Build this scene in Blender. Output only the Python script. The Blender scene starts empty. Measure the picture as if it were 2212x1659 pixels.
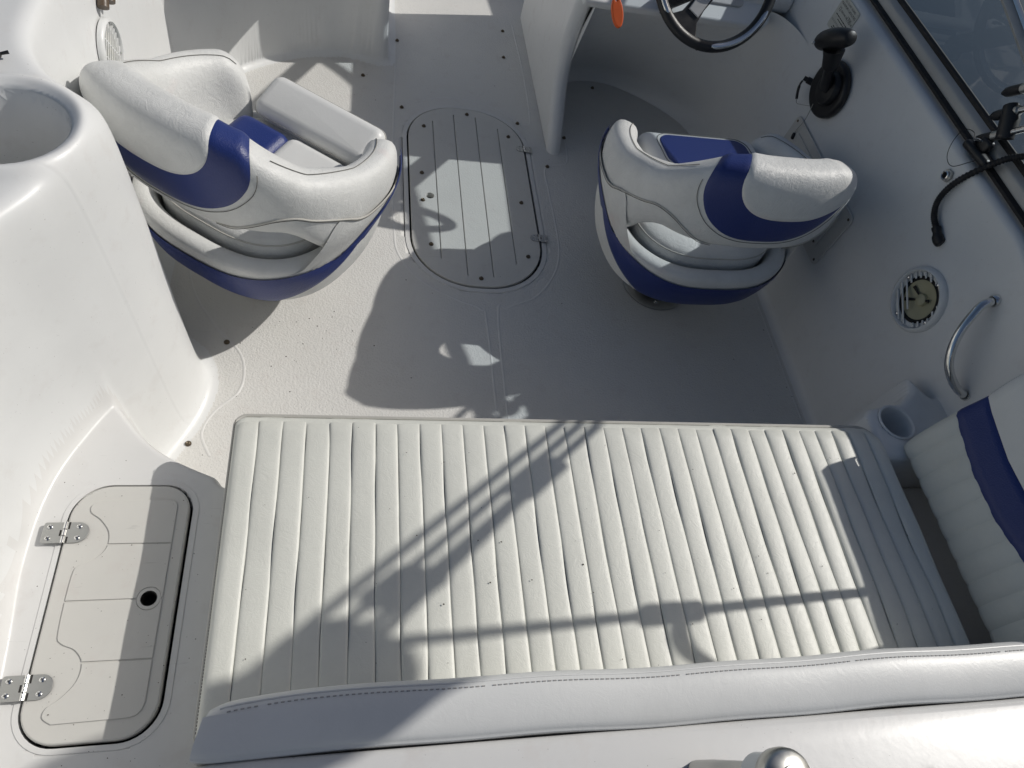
import bpy, math, random
import numpy as np
from mathutils import Vector, Matrix

random.seed(7); rng = np.random.default_rng(7)
sc = bpy.context.scene
COL = sc.collection
R_ = math.radians

# ------------------------------------------------------------------ camera, sky, sun, exposure
cam_d = bpy.data.cameras.new('camera'); cam = bpy.data.objects.new('camera', cam_d); COL.objects.link(cam)
cam_d.sensor_fit = 'HORIZONTAL'; cam_d.sensor_width = 36.0
cam_d.lens = 1500.0 / 2212.0 * 36.0
cam_d.clip_start = 0.02; cam_d.clip_end = 3000
RX = Vector((0.97143797, -0.03105339, -0.23525298)); RY = Vector((-0.10283363, 0.83837868, -0.53530032)); RZ = Vector((0.21385397, 0.54420297, 0.81123955))
cam.matrix_world = Matrix(((*RX, 0.0), (*RY, 0.0), (*RZ, 1.56), (0, 0, 0, 1)))
sc.camera = cam

SUN_EL, SUN_AZ = 39.2, 14.0            # azimuth measured from +X (starboard) towards +Y (bow)
S_DIR = Vector((math.cos(R_(SUN_EL)) * math.cos(R_(SUN_AZ)), math.cos(R_(SUN_EL)) * math.sin(R_(SUN_AZ)), math.sin(R_(SUN_EL))))
w = bpy.data.worlds.new('World'); sc.world = w; w.use_nodes = True
wn = w.node_tree.nodes; wl = w.node_tree.links
sky = wn.new('ShaderNodeTexSky'); sky.sky_type = 'NISHITA'; sky.sun_disc = False; sky.dust_density = 2.2
sky.sun_elevation = R_(SUN_EL); sky.sun_rotation = R_(90 - SUN_AZ)
wl.new(sky.outputs[0], wn['Background'].inputs[0]); wn['Background'].inputs[1].default_value = 0.07
sd = bpy.data.lights.new('sun', 'SUN'); sd.energy = 4.05; sd.angle = R_(0.6); sd.color = (1.0, 0.965, 0.91)
sun = bpy.data.objects.new('sun', sd); COL.objects.link(sun)
sun.rotation_euler = S_DIR.to_track_quat('Z', 'Y').to_euler(); sun.location = S_DIR * 12
sc.view_settings.view_transform = 'Standard'; sc.view_settings.look = 'None'
sc.view_settings.exposure = -0.44; sc.view_settings.gamma = 1.0; sc.view_settings.use_curve_mapping = False
cy_ = sc.cycles; cy_.max_bounces = 7; cy_.diffuse_bounces = 4; cy_.glossy_bounces = 3; cy_.transparent_max_bounces = 8
cy_.caustics_reflective = False; cy_.caustics_refractive = False; cy_.use_denoising = True
sc.render.resolution_x = 1024; sc.render.resolution_y = 768

# ------------------------------------------------------------------ materials
def newmat(name):
    m = bpy.data.materials.new(name); m.use_nodes = True
    nt = m.node_tree; return m, nt, nt.nodes['Principled BSDF']
def tex(nt, kind, scale, detail=2.0, rough=0.5, vec=None):
    n = nt.nodes.new(kind); n.inputs['Scale'].default_value = scale
    if 'Detail' in n.inputs: n.inputs['Detail'].default_value = detail
    if 'Roughness' in n.inputs: n.inputs['Roughness'].default_value = rough
    if vec is not None: nt.links.new(vec, n.inputs['Vector'])
    return n
def ramp(nt, src, p0, p1, c0=(0, 0, 0, 1), c1=(1, 1, 1, 1)):
    r = nt.nodes.new('ShaderNodeValToRGB'); r.color_ramp.elements[0].position = p0; r.color_ramp.elements[1].position = p1
    r.color_ramp.elements[0].color = c0; r.color_ramp.elements[1].color = c1
    nt.links.new(src, r.inputs[0]); return r
def mixc(nt, fac, a, b, mode='MIX'):
    n = nt.nodes.new('ShaderNodeMix'); n.data_type = 'RGBA'; n.blend_type = mode
    for sock, v in ((n.inputs['Factor'], fac), (n.inputs['A'], a), (n.inputs['B'], b)):
        if isinstance(v, (int, float)): sock.default_value = v
        elif isinstance(v, tuple): sock.default_value = (*v, 1) if len(v) == 3 else v
        else: nt.links.new(v, sock)
    return n.outputs['Result']
def bump(nt, b, pieces):
    prev = None
    for src, dist, st in pieces:
        n = nt.nodes.new('ShaderNodeBump'); n.inputs['Distance'].default_value = dist; n.inputs['Strength'].default_value = st
        nt.links.new(src, n.inputs['Height'])
        if prev is not None: nt.links.new(prev, n.inputs['Normal'])
        prev = n.outputs[0]
    nt.links.new(prev, b.inputs['Normal'])
def wcoord(nt):
    g = nt.nodes.new('ShaderNodeNewGeometry'); return g.outputs['Position']

def gelcoat(name, col, rough=0.34, dirt=(0.52, 0.47, 0.44), amount=0.5, pebble=0.0, speck=0.5):
    m, nt, b = newmat(name); P = wcoord(nt)
    big = ramp(nt, tex(nt, 'ShaderNodeTexNoise', 3.2, 5, 0.6, P).outputs[0], 0.42, 0.75)
    smudge = ramp(nt, tex(nt, 'ShaderNodeTexNoise', 19, 4, 0.65, P).outputs[0], 0.56, 0.80)
    sp = ramp(nt, tex(nt, 'ShaderNodeTexNoise', 260, 1, 0.5, P).outputs[0], 0.775, 0.80)
    c = mixc(nt, big.outputs[0], col, tuple(x * 0.93 for x in col))
    f = nt.nodes.new('ShaderNodeMath'); f.operation = 'MULTIPLY'; f.inputs[1].default_value = amount * 0.45
    nt.links.new(smudge.outputs[0], f.inputs[0])
    c = mixc(nt, f.outputs[0], c, dirt)
    f2 = nt.nodes.new('ShaderNodeMath'); f2.operation = 'MULTIPLY'; f2.inputs[1].default_value = speck
    nt.links.new(sp.outputs[0], f2.inputs[0])
    c = mixc(nt, f2.outputs[0], c, (0.12, 0.10, 0.085))
    for rz, pos in ((0.5, 0.735), (2.0, 0.745)):
        mp = nt.nodes.new('ShaderNodeMapping'); mp.inputs['Rotation'].default_value = (0.3, 0.2, rz); mp.inputs['Scale'].default_value = (1.0, 14.0, 14.0); nt.links.new(P, mp.inputs[0])
        sn = tex(nt, 'ShaderNodeTexNoise', 9, 3, 0.6, mp.outputs[0]); sn.inputs['Distortion'].default_value = 0.6
        sr = ramp(nt, sn.outputs[0], pos - 0.03, pos + 0.03)
        f3 = nt.nodes.new('ShaderNodeMath'); f3.operation = 'MULTIPLY'; f3.inputs[1].default_value = 0.35 * amount; nt.links.new(sr.outputs[0], f3.inputs[0])
        c = mixc(nt, f3.outputs[0], c, tuple(x * 0.45 for x in col))
    nt.links.new(c, b.inputs['Base Color'])
    rr = ramp(nt, smudge.outputs[0], 0, 1, (rough,) * 3 + (1,), (min(1, rough + 0.22),) * 3 + (1,))
    nt.links.new(rr.outputs[0], b.inputs['Roughness'])
    pc = [(tex(nt, 'ShaderNodeTexNoise', 60, 2, 0.5, P).outputs[0], 0.0006, 0.25)]
    if pebble:
        v = tex(nt, 'ShaderNodeTexVoronoi', 210, vec=P); v.feature = 'SMOOTH_F1'
        pc.append((v.outputs['Distance'], 0.0016, pebble))
        pc.append((tex(nt, 'ShaderNodeTexNoise', 420, 2, 0.5, P).outputs[0], 0.0008, pebble * 0.6))
    bump(nt, b, pc)
    b.inputs['Specular IOR Level'].default_value = 0.5
    return m

def vinyl(name, col, rough=0.42, stain=None, crack=0.5, weave=0.0, grime=0.5):
    m, nt, b = newmat(name)
    tc = nt.nodes.new('ShaderNodeTexCoord'); P = tc.outputs['Object']
    big = ramp(nt, tex(nt, 'ShaderNodeTexNoise', 6, 6, 0.7, P).outputs[0], 0.45, 0.72)
    f = nt.nodes.new('ShaderNodeMath'); f.operation = 'MULTIPLY'; f.inputs[1].default_value = grime
    nt.links.new(big.outputs[0], f.inputs[0])
    c = mixc(nt, f.outputs[0], col, tuple(x * 0.78 for x in col))
    if stain:
        s = ramp(nt, tex(nt, 'ShaderNodeTexNoise', 7.5, 2, 0.5, P).outputs[0], 0.64, 0.76)
        fs = nt.nodes.new('ShaderNodeMath'); fs.operation = 'MULTIPLY'; fs.inputs[1].default_value = 0.35
        nt.links.new(s.outputs[0], fs.inputs[0]); c = mixc(nt, fs.outputs[0], c, stain)
    nt.links.new(c, b.inputs['Base Color']); b.inputs['Roughness'].default_value = rough
    pc = []
    if crack:
        wr = tex(nt, 'ShaderNodeTexNoise', 34, 6, 0.72, P); wr.inputs['Distortion'].default_value = 2.2
        cr = ramp(nt, wr.outputs[0], 0.40, 0.60)
        pc.append((wr.outputs[0], 0.0016, crack)); pc.append((cr.outputs[0], 0.0005, crack * 0.5))
        pc.append((tex(nt, 'ShaderNodeTexVoronoi', 380, vec=P).outputs['Distance'], 0.0004, crack * 0.6))
    if weave:
        mp = nt.nodes.new('ShaderNodeMapping'); mp.inputs['Rotation'].default_value = (0.6, 0.4, R_(45)); nt.links.new(P, mp.inputs[0])
        ck = tex(nt, 'ShaderNodeTexVoronoi', 300, vec=mp.outputs[0]); ck.distance = 'CHEBYCHEV'
        pc.append((ck.outputs['Distance'], 0.0008, weave))
    if pc: bump(nt, b, pc)
    return m

def plain(name, col, rough=0.5, metal=0.0, bmp=0.0, scale=120):
    m, nt, b = newmat(name); P = wcoord(nt)
    n = tex(nt, 'ShaderNodeTexNoise', 45, 4, 0.6, P)
    c = mixc(nt, n.outputs[0], tuple(x * 0.88 for x in col), tuple(min(1, x * 1.1) for x in col))
    nt.links.new(c, b.inputs['Base Color']); b.inputs['Metallic'].default_value = metal
    rr = ramp(nt, n.outputs[0], 0.3, 0.8, (rough * 0.8,) * 3 + (1,), (min(1, rough * 1.3),) * 3 + (1,))
    nt.links.new(rr.outputs[0], b.inputs['Roughness'])
    if bmp: bump(nt, b, [(tex(nt, 'ShaderNodeTexNoise', scale, 3, 0.6, P).outputs[0], 0.001, bmp)])
    return m

M = {}
M['gel'] = gelcoat('white_gelcoat', (0.735, 0.742, 0.735), 0.37)
M['gel_deck'] = gelcoat('deck_gelcoat', (0.685, 0.682, 0.668), 0.34, amount=0.7)
M['floor'] = gelcoat('nonskid_floor', (0.68, 0.672, 0.645), 0.52, amount=0.75, pebble=0.6, speck=0.8)
M['floor_smooth'] = gelcoat('floor_gelcoat', (0.69, 0.685, 0.665), 0.40)
M['hatch'] = gelcoat('hatch_plastic', (0.59, 0.58, 0.545), 0.5, amount=0.8, speck=0.7)
M['hatch_floor'] = gelcoat('floor_hatch_plastic', (0.65, 0.64, 0.60), 0.5, amount=0.7, pebble=0.25, speck=0.8)
M['vinyl'] = vinyl('white_vinyl', (0.71, 0.715, 0.695), 0.42, stain=(0.64, 0.47, 0.45), crack=0.7, grime=0.6)
M['vinyl_clean'] = vinyl('white_vinyl_clean', (0.70, 0.705, 0.69), 0.40, crack=0.13, grime=0.3)
M['cream'] = vinyl('cream_vinyl', (0.70, 0.705, 0.645), 0.45, crack=0.28, grime=0.4)
M['blue'] = vinyl('blue_vinyl', (0.018, 0.035, 0.165), 0.38, crack=0.0, weave=0.55, grime=0.2)
M['piping'] = vinyl('grey_piping', (0.50, 0.49, 0.45), 0.5, crack=0.2)
M['thread'] = plain('grey_thread', (0.16, 0.155, 0.14), 0.8)
M['thread_light'] = plain('pale_thread', (0.38, 0.37, 0.36), 0.8)
M['steel'] = plain('stainless_steel', (0.72, 0.72, 0.71), 0.13, 1.0)
M['brushed'] = plain('brushed_steel', (0.50, 0.50, 0.48), 0.34, 1.0)
M['brass'] = plain('tarnished_brass', (0.16, 0.13, 0.095), 0.45, 0.9)
M['black'] = plain('black_plastic', (0.012, 0.012, 0.013), 0.42, 0.0, 0.3, 500)
M['rubber'] = plain('black_rubber', (0.008, 0.008, 0.009), 0.6)
M['dark'] = plain('dark_cavity', (0.02, 0.018, 0.016), 0.8)
M['white_plastic'] = plain('white_plastic', (0.70, 0.71, 0.70), 0.35)
M['frame'] = plain('windscreen_aluminium', (0.42, 0.42, 0.41), 0.45, 0.35)
M['cone'] = plain('speaker_cone', (0.42, 0.40, 0.27), 0.6)
M['orange'] = plain('orange_foam', (0.72, 0.115, 0.018), 0.6, 0, 0.3, 300)
M['plate'] = plain('capacity_plate', (0.55, 0.55, 0.50), 0.35)
M['ink'] = plain('black_print', (0.012, 0.012, 0.012), 0.5)
M['dash'] = plain('grey_dash', (0.46, 0.46, 0.46), 0.4, 0, 0.2, 400)
M['screen'] = plain('dark_screen', (0.03, 0.035, 0.045), 0.12)
M['canvas'] = plain('navy_canvas', (0.02, 0.025, 0.06), 0.85, 0, 0.5, 300)
M['cord'] = plain('grey_cord', (0.35, 0.34, 0.31), 0.7)
M['wood'] = plain('brown_shaft', (0.10, 0.07, 0.045), 0.4, 0, 0.3, 90)
M['water'] = plain('lake_water', (0.010, 0.024, 0.040), 0.22, 0, 0.9, 6)
M['water'].node_tree.nodes['Principled BSDF'].inputs['Specular IOR Level'].default_value = 0.25
M['grit'] = plain('dark_grit', (0.045, 0.032, 0.022), 0.9)

gm = bpy.data.materials.new('tinted_glass'); gm.use_nodes = True
nt = gm.node_tree; nt.nodes.clear()
o_ = nt.nodes.new('ShaderNodeOutputMaterial'); tr = nt.nodes.new('ShaderNodeBsdfTransparent'); gl = nt.nodes.new('ShaderNodeBsdfGlossy')
tr.inputs[0].default_value = (0.74, 0.82, 0.88, 1); gl.inputs['Roughness'].default_value = 0.02
lw = nt.nodes.new('ShaderNodeLayerWeight'); lw.inputs[0].default_value = 0.5; pw = nt.nodes.new('ShaderNodeMath'); pw.operation = 'POWER'; pw.inputs[1].default_value = 5.0
fr = nt.nodes.new('ShaderNodeMath'); fr.operation = 'MULTIPLY_ADD'; fr.inputs[1].default_value = 0.9; fr.inputs[2].default_value = 0.045; mx = nt.nodes.new('ShaderNodeMixShader')
nt.links.new(lw.outputs['Facing'], pw.inputs[0]); nt.links.new(pw.outputs[0], fr.inputs[0])
nt.links.new(fr.outputs[0], mx.inputs[0]); nt.links.new(tr.outputs[0], mx.inputs[1]); nt.links.new(gl.outputs[0], mx.inputs[2]); nt.links.new(mx.outputs[0], o_.inputs[0])
M['glass'] = gm

# ------------------------------------------------------------------ helpers
def tag(o, label=None, cat=None, group=None, kind=None):
    if label: o['label'] = label
    if cat: o['category'] = cat
    if group: o['group'] = group
    if kind: o['kind'] = kind
    return o
def thing(name, label, cat, loc=(0, 0, 0), rz=0.0, group=None):
    o = bpy.data.objects.new(name, None); COL.objects.link(o); o.location = loc; o.rotation_euler = (0, 0, rz); o.empty_display_size = 0.05
    return tag(o, label, cat, group)
def link_mesh(name, me, mat, parent=None, mw=None, sharp=38):
    if mat is not None: me.materials.clear(); me.materials.append(mat)
    me.polygons.foreach_set('use_smooth', [True] * len(me.polygons))
    if sharp and len(me.polygons): me.set_sharp_from_angle(angle=R_(sharp))
    o = bpy.data.objects.new(name, me); COL.objects.link(o)
    if parent is not None: o.parent = parent
    if mw is not None: o.matrix_local = mw
    return o
def mk(name, V, Fc, mat, parent=None, mw=None, sharp=38):
    me = bpy.data.meshes.new(name); me.from_pydata([tuple(map(float, v)) for v in V], [], [tuple(map(int, f)) for f in Fc]); me.validate(); me.update()
    return link_mesh(name, me, mat, parent, mw, sharp)
class MB:
    """collects shapes into one mesh"""
    def __init__(s): s.V = []; s.F = []
    def add(s, V, F):
        b = len(s.V); s.V += [tuple(v) for v in V]; s.F += [tuple(i + b for i in f) for f in F]; return s
    def build(s, name, mat, parent=None, mw=None, sharp=38): return mk(name, s.V, s.F, mat, parent, mw, sharp)
def grid(P, closeu=False, closev=False):
    """P[nu][nv] -> verts, quads"""
    P = np.asarray(P, float); nu, nv = P.shape[:2]
    V = P.reshape(-1, 3); F = []
    for i in range(nu if closeu else nu - 1):
        for j in range(nv if closev else nv - 1):
            a = i * nv + j; b = ((i + 1) % nu) * nv + j; c = ((i + 1) % nu) * nv + (j + 1) % nv; d = i * nv + (j + 1) % nv
            F.append((a, b, c, d))
    return V, F
def smooth_path(pts, n=8, closed=False):
    pts = [Vector(p) for p in pts]; out = []; m = len(pts)
    for i in range(m if closed else m - 1):
        if closed: p0, p1, p2, p3 = pts[i - 1], pts[i], pts[(i + 1) % m], pts[(i + 2) % m]
        else: p0, p1, p2, p3 = pts[max(i - 1, 0)], pts[i], pts[i + 1], pts[min(i + 2, m - 1)]
        for k in range(n):
            t = k / n; t2 = t * t; t3 = t2 * t
            out.append(0.5 * ((2 * p1) + (-p0 + p2) * t + (2 * p0 - 5 * p1 + 4 * p2 - p3) * t2 + (-p0 + 3 * p1 - 3 * p2 + p3) * t3))
    if not closed: out.append(pts[-1])
    return out
def tube(path, r, n=10, closed=False, cap=True, flat=None):
    path = [Vector(p) for p in path]; m = len(path); V = []; F = []
    up = Vector((0, 0, 1)); prev = None
    for i, p in enumerate(path):
        t = (path[(i + 1) % m] - path[i - 1]) if closed else (path[min(i + 1, m - 1)] - path[max(i - 1, 0)])
        if t.length < 1e-9: t = Vector((0, 0, 1))
        t.normalize()
        if flat is not None: a = t.cross(Vector(flat)).normalized()
        elif prev is None:
            a = t.cross(up);
            if a.length < 1e-3: a = t.cross(Vector((1, 0, 0)))
            a.normalize()
        else: a = (prev - t * prev.dot(t)).normalized()
        prev = a; b = a.cross(t).normalized() if flat is None else Vector(flat)
        rr = r[i] if isinstance(r, list) else r
        ra, rb = rr if hasattr(rr, '__len__') else (rr, rr)
        for k in range(n):
            an = 2 * math.pi * k / n; V.append(p + a * (ra * math.cos(an)) + b * (rb * math.sin(an)))
    for i in range(m if closed else m - 1):
        for k in range(n):
            F.append((i * n + k, i * n + (k + 1) % n, ((i + 1) % m) * n + (k + 1) % n, ((i + 1) % m) * n + k))
    if cap and not closed:
        F.append(tuple(range(n - 1, -1, -1))); F.append(tuple((m - 1) * n + k for k in range(n)))
    return V, F
def lathe(prof, n=24, mw=None):
    V = []; F = []
    for r, z in prof:
        for k in range(n):
            a = 2 * math.pi * k / n; V.append(Vector((r * math.cos(a), r * math.sin(a), z)))
    for i in range(len(prof) - 1):
        for k in range(n): F.append((i * n + k, i * n + (k + 1) % n, (i + 1) * n + (k + 1) % n, (i + 1) * n + k))
    if mw is not None: V = [mw @ v for v in V]
    return V, F
def rounded_box(lx, ly, lz, r, n=4, mw=None):
    """superellipse-ish rounded box centred on the origin"""
    V = []; F = []; k = 6; N = 2 * k
    rings = []
    def outline(dx, dy):
        pts = []
        for cx, cy, a0 in ((lx / 2 - r, ly / 2 - r, 0), (-lx / 2 + r, ly / 2 - r, 90), (-lx / 2 + r, -ly / 2 + r, 180), (lx / 2 - r, -ly / 2 + r, 270)):
            for i in range(n + 1):
                a = R_(a0 + 90 * i / n); pts.append((cx + (r - dx) * math.cos(a), cy + (r - dx) * math.sin(a)))
        return pts
    rows = []
    for i in range(n + 1):
        a = R_(90 * i / n); rows.append((r * (1 - math.sin(a)), -lz / 2 + r * (1 - math.cos(a))))
    for i in range(n + 1):
        a = R_(90 * i / n); rows.append((r * (1 - math.cos(a)), lz / 2 - r * (1 - math.sin(a))))
    for dx, z in rows: rings.append([(x, y, z) for x, y in outline(dx * 0.999, dx)])
    V, F = grid(rings, False, True)
    m = len(rings[0]); V = [Vector(v) for v in V]
    F = [tuple(reversed(f)) for f in F]
    F.append(tuple(range(m - 1, -1, -1))); F.append(tuple(len(V) - m + i for i in range(m)))
    if mw is not None: V = [mw @ v for v in V]
    return V, F
def rrect(x0, y0, x1, y1, r, n=6):
    if not hasattr(r, '__len__'): r = (r,) * 4
    out = []
    for (cx, cy, a0, rr) in ((x1 - r[0], y1 - r[0], 0, r[0]), (x0 + r[1], y1 - r[1], 90, r[1]), (x0 + r[2], y0 + r[2], 180, r[2]), (x1 - r[3], y0 + r[3], 270, r[3])):
        for i in range(n + 1):
            a = R_(a0 + 90 * i / n); out.append((cx + rr * math.cos(a), cy + rr * math.sin(a)))
    return out
def circle(cx, cy, r, n=24, ry=None): return [(cx + r * math.cos(2 * math.pi * i / n), cy + (ry or r) * math.sin(2 * math.pi * i / n)) for i in range(n)]
def plate_mesh(loops, z0, z1, bev=0.0, res=2):
    """flat plate with holes, top z1 bottom z0, rounded edges"""
    cu = bpy.data.curves.new('plate', 'CURVE'); cu.dimensions = '2D'; cu.fill_mode = 'BOTH'
    for lp in loops:
        sp = cu.splines.new('POLY'); sp.points.add(len(lp) - 1)
        for p, q in zip(sp.points, lp): p.co = (q[0], q[1], 0, 1)
        sp.use_cyclic_u = True
    h = (z1 - z0) / 2; cu.extrude = max(h - bev, 0.0); cu.bevel_depth = bev; cu.bevel_resolution = res; cu.offset = -bev
    ob = bpy.data.objects.new('plate', cu); COL.objects.link(ob)
    me = bpy.data.meshes.new_from_object(ob); bpy.data.objects.remove(ob); bpy.data.curves.remove(cu)
    me.transform(Matrix.Translation((0, 0, (z0 + z1) / 2))); return me
def plate(name, loops, z0, z1, mat, parent=None, mw=None, bev=0.0, res=2): return link_mesh(name, plate_mesh(loops, z0, z1, bev, res), mat, parent, mw)
def frame(o, u, v):
    u = Vector(u).normalized(); v = Vector(v); v = (v - u * v.dot(u)).normalized(); n = u.cross(v)
    return Matrix(((u.x, v.x, n.x, o[0]), (u.y, v.y, n.y, o[1]), (u.z, v.z, n.z, o[2]), (0, 0, 0, 1)))
def axis_m(o, d):
    d = Vector(d).normalized(); a = d.cross(Vector((0, 0, 1)))
    if a.length < 1e-4: a = Vector((1, 0, 0))
    a.normalize(); b = d.cross(a)
    return Matrix(((a.x, b.x, d.x, o[0]), (a.y, b.y, d.y, o[1]), (a.z, b.z, d.z, o[2]), (0, 0, 0, 1)))
def copy_tree(o, parent=None):
    c = o.copy(); COL.objects.link(c)
    if parent is not None: c.parent = parent
    for ch in list(o.children): copy_tree(ch, c)
    return c
def sstep(a, b, x):
    t = np.clip((np.asarray(x, float) - a) / (b - a), 0, 1); return t * t * (3 - 2 * t)
def WALL_X(z): return 1.371 + 0.0503 * (z - 0.034)            # inner face of the starboard side
def on_wall(y, z, out=0.0): return frame((WALL_X(z) - out, y, z), (0, -1, 0), (0.04, 0, 1))   # u aft, v up, n inboard

# ------------------------------------------------------------------ water round the boat
g = mk('water', [(-900, -900, -0.42), (900, -900, -0.42), (900, 900, -0.42), (-900, 900, -0.42)], [(0, 1, 2, 3)], M['water'])
tag(g, kind='structure')

# ------------------------------------------------------------------ boat: moulded cockpit liner as a height surface
boat = thing('motorboat', 'white fibreglass motorboat cockpit seen from above the stern', 'boat', (0, 0, 0))

def seq(*parts):
    out = []
    for a, b, s in parts: out += list(np.arange(a, b - 1e-9, s))
    return np.array(out + [parts[-1][1]])
gx = seq((-0.86, -0.66, .02), (-0.66, -0.60, .008), (-0.60, -0.12, .0035), (-0.12, 0.02, .01), (0.02, 0.13, .005), (0.13, 1.14, .012), (1.14, 1.33, .005), (1.33, 1.368, .0028), (1.368, 1.412, .001), (1.412, 1.44, .0028), (1.44, 1.50, .01))
gy = seq((-0.50, 0.10, .02), (0.10, 0.56, .008), (0.56, 0.88, .0035), (0.88, 1.32, .004), (1.32, 2.05, .01), (2.05, 2.62, .005), (2.62, 3.0, .02))
XX, YY = np.meshgrid(gx, gy)

def inside_dist(poly):
    """signed distance, positive inside"""
    P = np.array(poly); Q = np.roll(P, -1, axis=0); best = np.full(XX.shape, 9.0); ins = np.zeros(XX.shape, bool)
    for (ax, ay), (bx, by) in zip(P, Q):
        dx, dy = bx - ax, by - ay; L = dx * dx + dy * dy + 1e-12
        t = np.clip(((XX - ax) * dx + (YY - ay) * dy) / L, 0, 1)
        best = np.minimum(best, np.hypot(XX - ax - t * dx, YY - ay - t * dy))
        if abs(dy) > 1e-12:
            c = ((ay > YY) != (by > YY)) & (XX < (bx - ax) * (YY - ay) / dy + ax); ins ^= c
    return np.where(ins, best, -best)
def profile(H, wdt, r1, r2, z0=0.0):
    """base fillet r1, wall of horizontal run wdt, top round r2 -> (d, z) samples"""
    H = H - z0
    pts = [(-r1 * 1.6, 0)]
    for i in range(9):
        a = R_(88 * i / 8); pts.append((-r1 + r1 * math.sin(a), r1 * (1 - math.cos(a))))
    for i in range(9):
        a = R_(88 * (1 - i / 8)); pts.append((wdt + r2 - r2 * math.sin(a), H - r2 * (1 - math.cos(a))))
    d, z = np.array(sorted(pts)).T; return d, z + z0
def solid(poly, H, wdt, r1, r2):
    dd, zz = profile(H, wdt, r1, r2); D = inside_dist(poly)
    return np.interp(D, dd, zz), D

mould = smooth_path([(-0.49, -0.5, 0), (-0.495, 0.2, 0), (-0.512, 0.45, 0), (-0.50, 0.60, 0), (-0.455, 0.72, 0), (-0.405, 0.81, 0), (-0.362, 0.90, 0), (-0.344, 0.975, 0), (-0.350, 1.035, 0),
                     (-0.377, 1.08, 0), (-0.42, 1.115, 0), (-0.465, 1.155, 0), (-0.495, 1.23, 0), (-0.50, 1.4, 0), (-0.51, 1.7, 0), (-0.52, 2.0, 0), (-0.52, 3.1, 0)], 8)
mould = [(p.x, p.y) for p in mould] + [(-1.3, 3.1), (-1.3, -0.6)]
zM, dM = solid(mould, 0.76, 0.032, 0.05, 0.036)
deck = smooth_path([(1.6, 0.60, 0), (0.6, 0.60, 0), (-0.12, 0.602, 0), (-0.225, 0.632, 0), (-0.336, 0.692, 0), (-0.421, 0.789, 0), (-0.55, 0.93, 0)], 8)
deck = [(p.x, p.y) for p in deck] + [(-1.2, 0.93), (-1.2, -0.7), (1.6, -0.7)]
zD, dD = solid(deck, 0.28, 0.012, 0.025, 0.012)
ledge = [(1.145, 0.58), (1.150, 0.715), (1.18, 0.742), (1.235, 0.752), (1.275, 0.760), (1.305, 0.785), (1.33, 0.835), (1.345, 0.84), (1.38, 0.78), (1.7, 0.76), (1.7, 0.58)]
zL, dL = solid(ledge, 0.405, 0.012, 0.03, 0.02)
zS, dS = solid([(1.372, -0.8), (1.372, 3.2), (2.4, 3.2), (2.4, -0.8)], 0.75, 0.034, 0.035, 0.02)
zS = zS * (1 - 0.105 * (1 - sstep(0.66, 0.98, YY)))
bulk = smooth_path([(-0.56, 2.0, 0), (-0.52, 2.07, 0), (-0.46, 2.18, 0), (-0.37, 2.31, 0), (-0.22, 2.42, 0), (-0.07, 2.47, 0), (0.02, 2.465, 0), (0.085, 2.45, 0), (0.118, 2.46, 0)], 8)
bulk = [(-0.9, 2.0)] + [(p.x, p.y) for p in bulk] + [(0.118, 2.94), (-0.9, 2.94)]
zB, dB = solid(bulk, 0.60, 0.012, 0.035, 0.02)
Z = np.zeros_like(XX)
stack = np.stack([np.zeros_like(XX), zS, zM, zD, zL, zB])
def smax(a, b, k):
    h = np.clip(0.5 + 0.5 * (a - b) / k, 0, 1); return b * (1 - h) + a * h + k * h * (1 - h) * (np.minimum(a, b) > 0.004)
Z = zS
for b_, k_ in ((zM, .001), (zL, .03), (zB, .001)): Z = smax(Z, b_, k_)
hz = np.maximum(Z, zD); kk = 0.09                                        # broad cove between the aft deck and the port moulding
h_ = np.clip(0.5 + 0.5 * (Z - zD) / kk, 0, 1)
cove = zD * (1 - h_) + Z * h_ + kk * h_ * (1 - h_)
Z = np.where((XX < 0.2) & (zD > 0.27) & (dM > -0.12), np.maximum(cove - 0.0, hz), hz)
# ease the moulded transitions on the port side
msk = ((XX < -0.10) & (YY > 0.05) & (YY < 1.35)).astype(float)
for _ in range(7):
    Zp = np.pad(Z, 1, mode='edge')
    Zb = (Zp[:-2, 1:-1] + Zp[2:, 1:-1] + Zp[1:-1, :-2] + Zp[1:-1, 2:] + 2 * Z) / 6
    Z = Z * (1 - msk) + Zb * msk
# round storage well in the top of the port moulding
rh = np.hypot((XX + 0.512) / 1.05, YY - 0.962)
Z = Z + np.where(zM > .6, 0.014 * np.exp(-((rh - 0.106) / 0.016) ** 2), 0)
Z = np.where(rh < 0.102, np.minimum(Z, np.interp(rh, [0.0, 0.0835, 0.0865, 0.0895, 0.094, 0.102], [0.70, 0.742, 0.758, 0.768, 0.774, 0.777])), Z)
# recesses below the two hatch lids and the cup holder
HATCH = (0.395, 1.80, 0.216, 0.435)     # floor hatch centre, half width, half length
hd = inside_dist(rrect(HATCH[0] - .205, HATCH[1] - .425, HATCH[0] + .205, HATCH[1] + .425, .19, 10)); Z = np.where((hd > -0.012) & (Z < .05), -0.03, Z)
SH = (-0.458, 0.172, -0.266, 0.592)     # side hatch x0 y0 x1 y1
sd_ = inside_dist(rrect(*SH, 0.06, 8)); Z = np.where((sd_ > -0.0065) & (abs(Z - .28) < .06), 0.23, Z)
cd_ = np.hypot(XX - 1.238, YY - 0.690); Z = np.where(cd_ < 0.041, 0.32, Z)
who = np.argmax(np.stack([np.full_like(XX, 0.0015), zS, zM - 1e-4, zD, zL, zB]), axis=0)

nyv, nxv = XX.shape; allV = np.stack([XX, YY, Z], -1).reshape(-1, 3)
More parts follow.
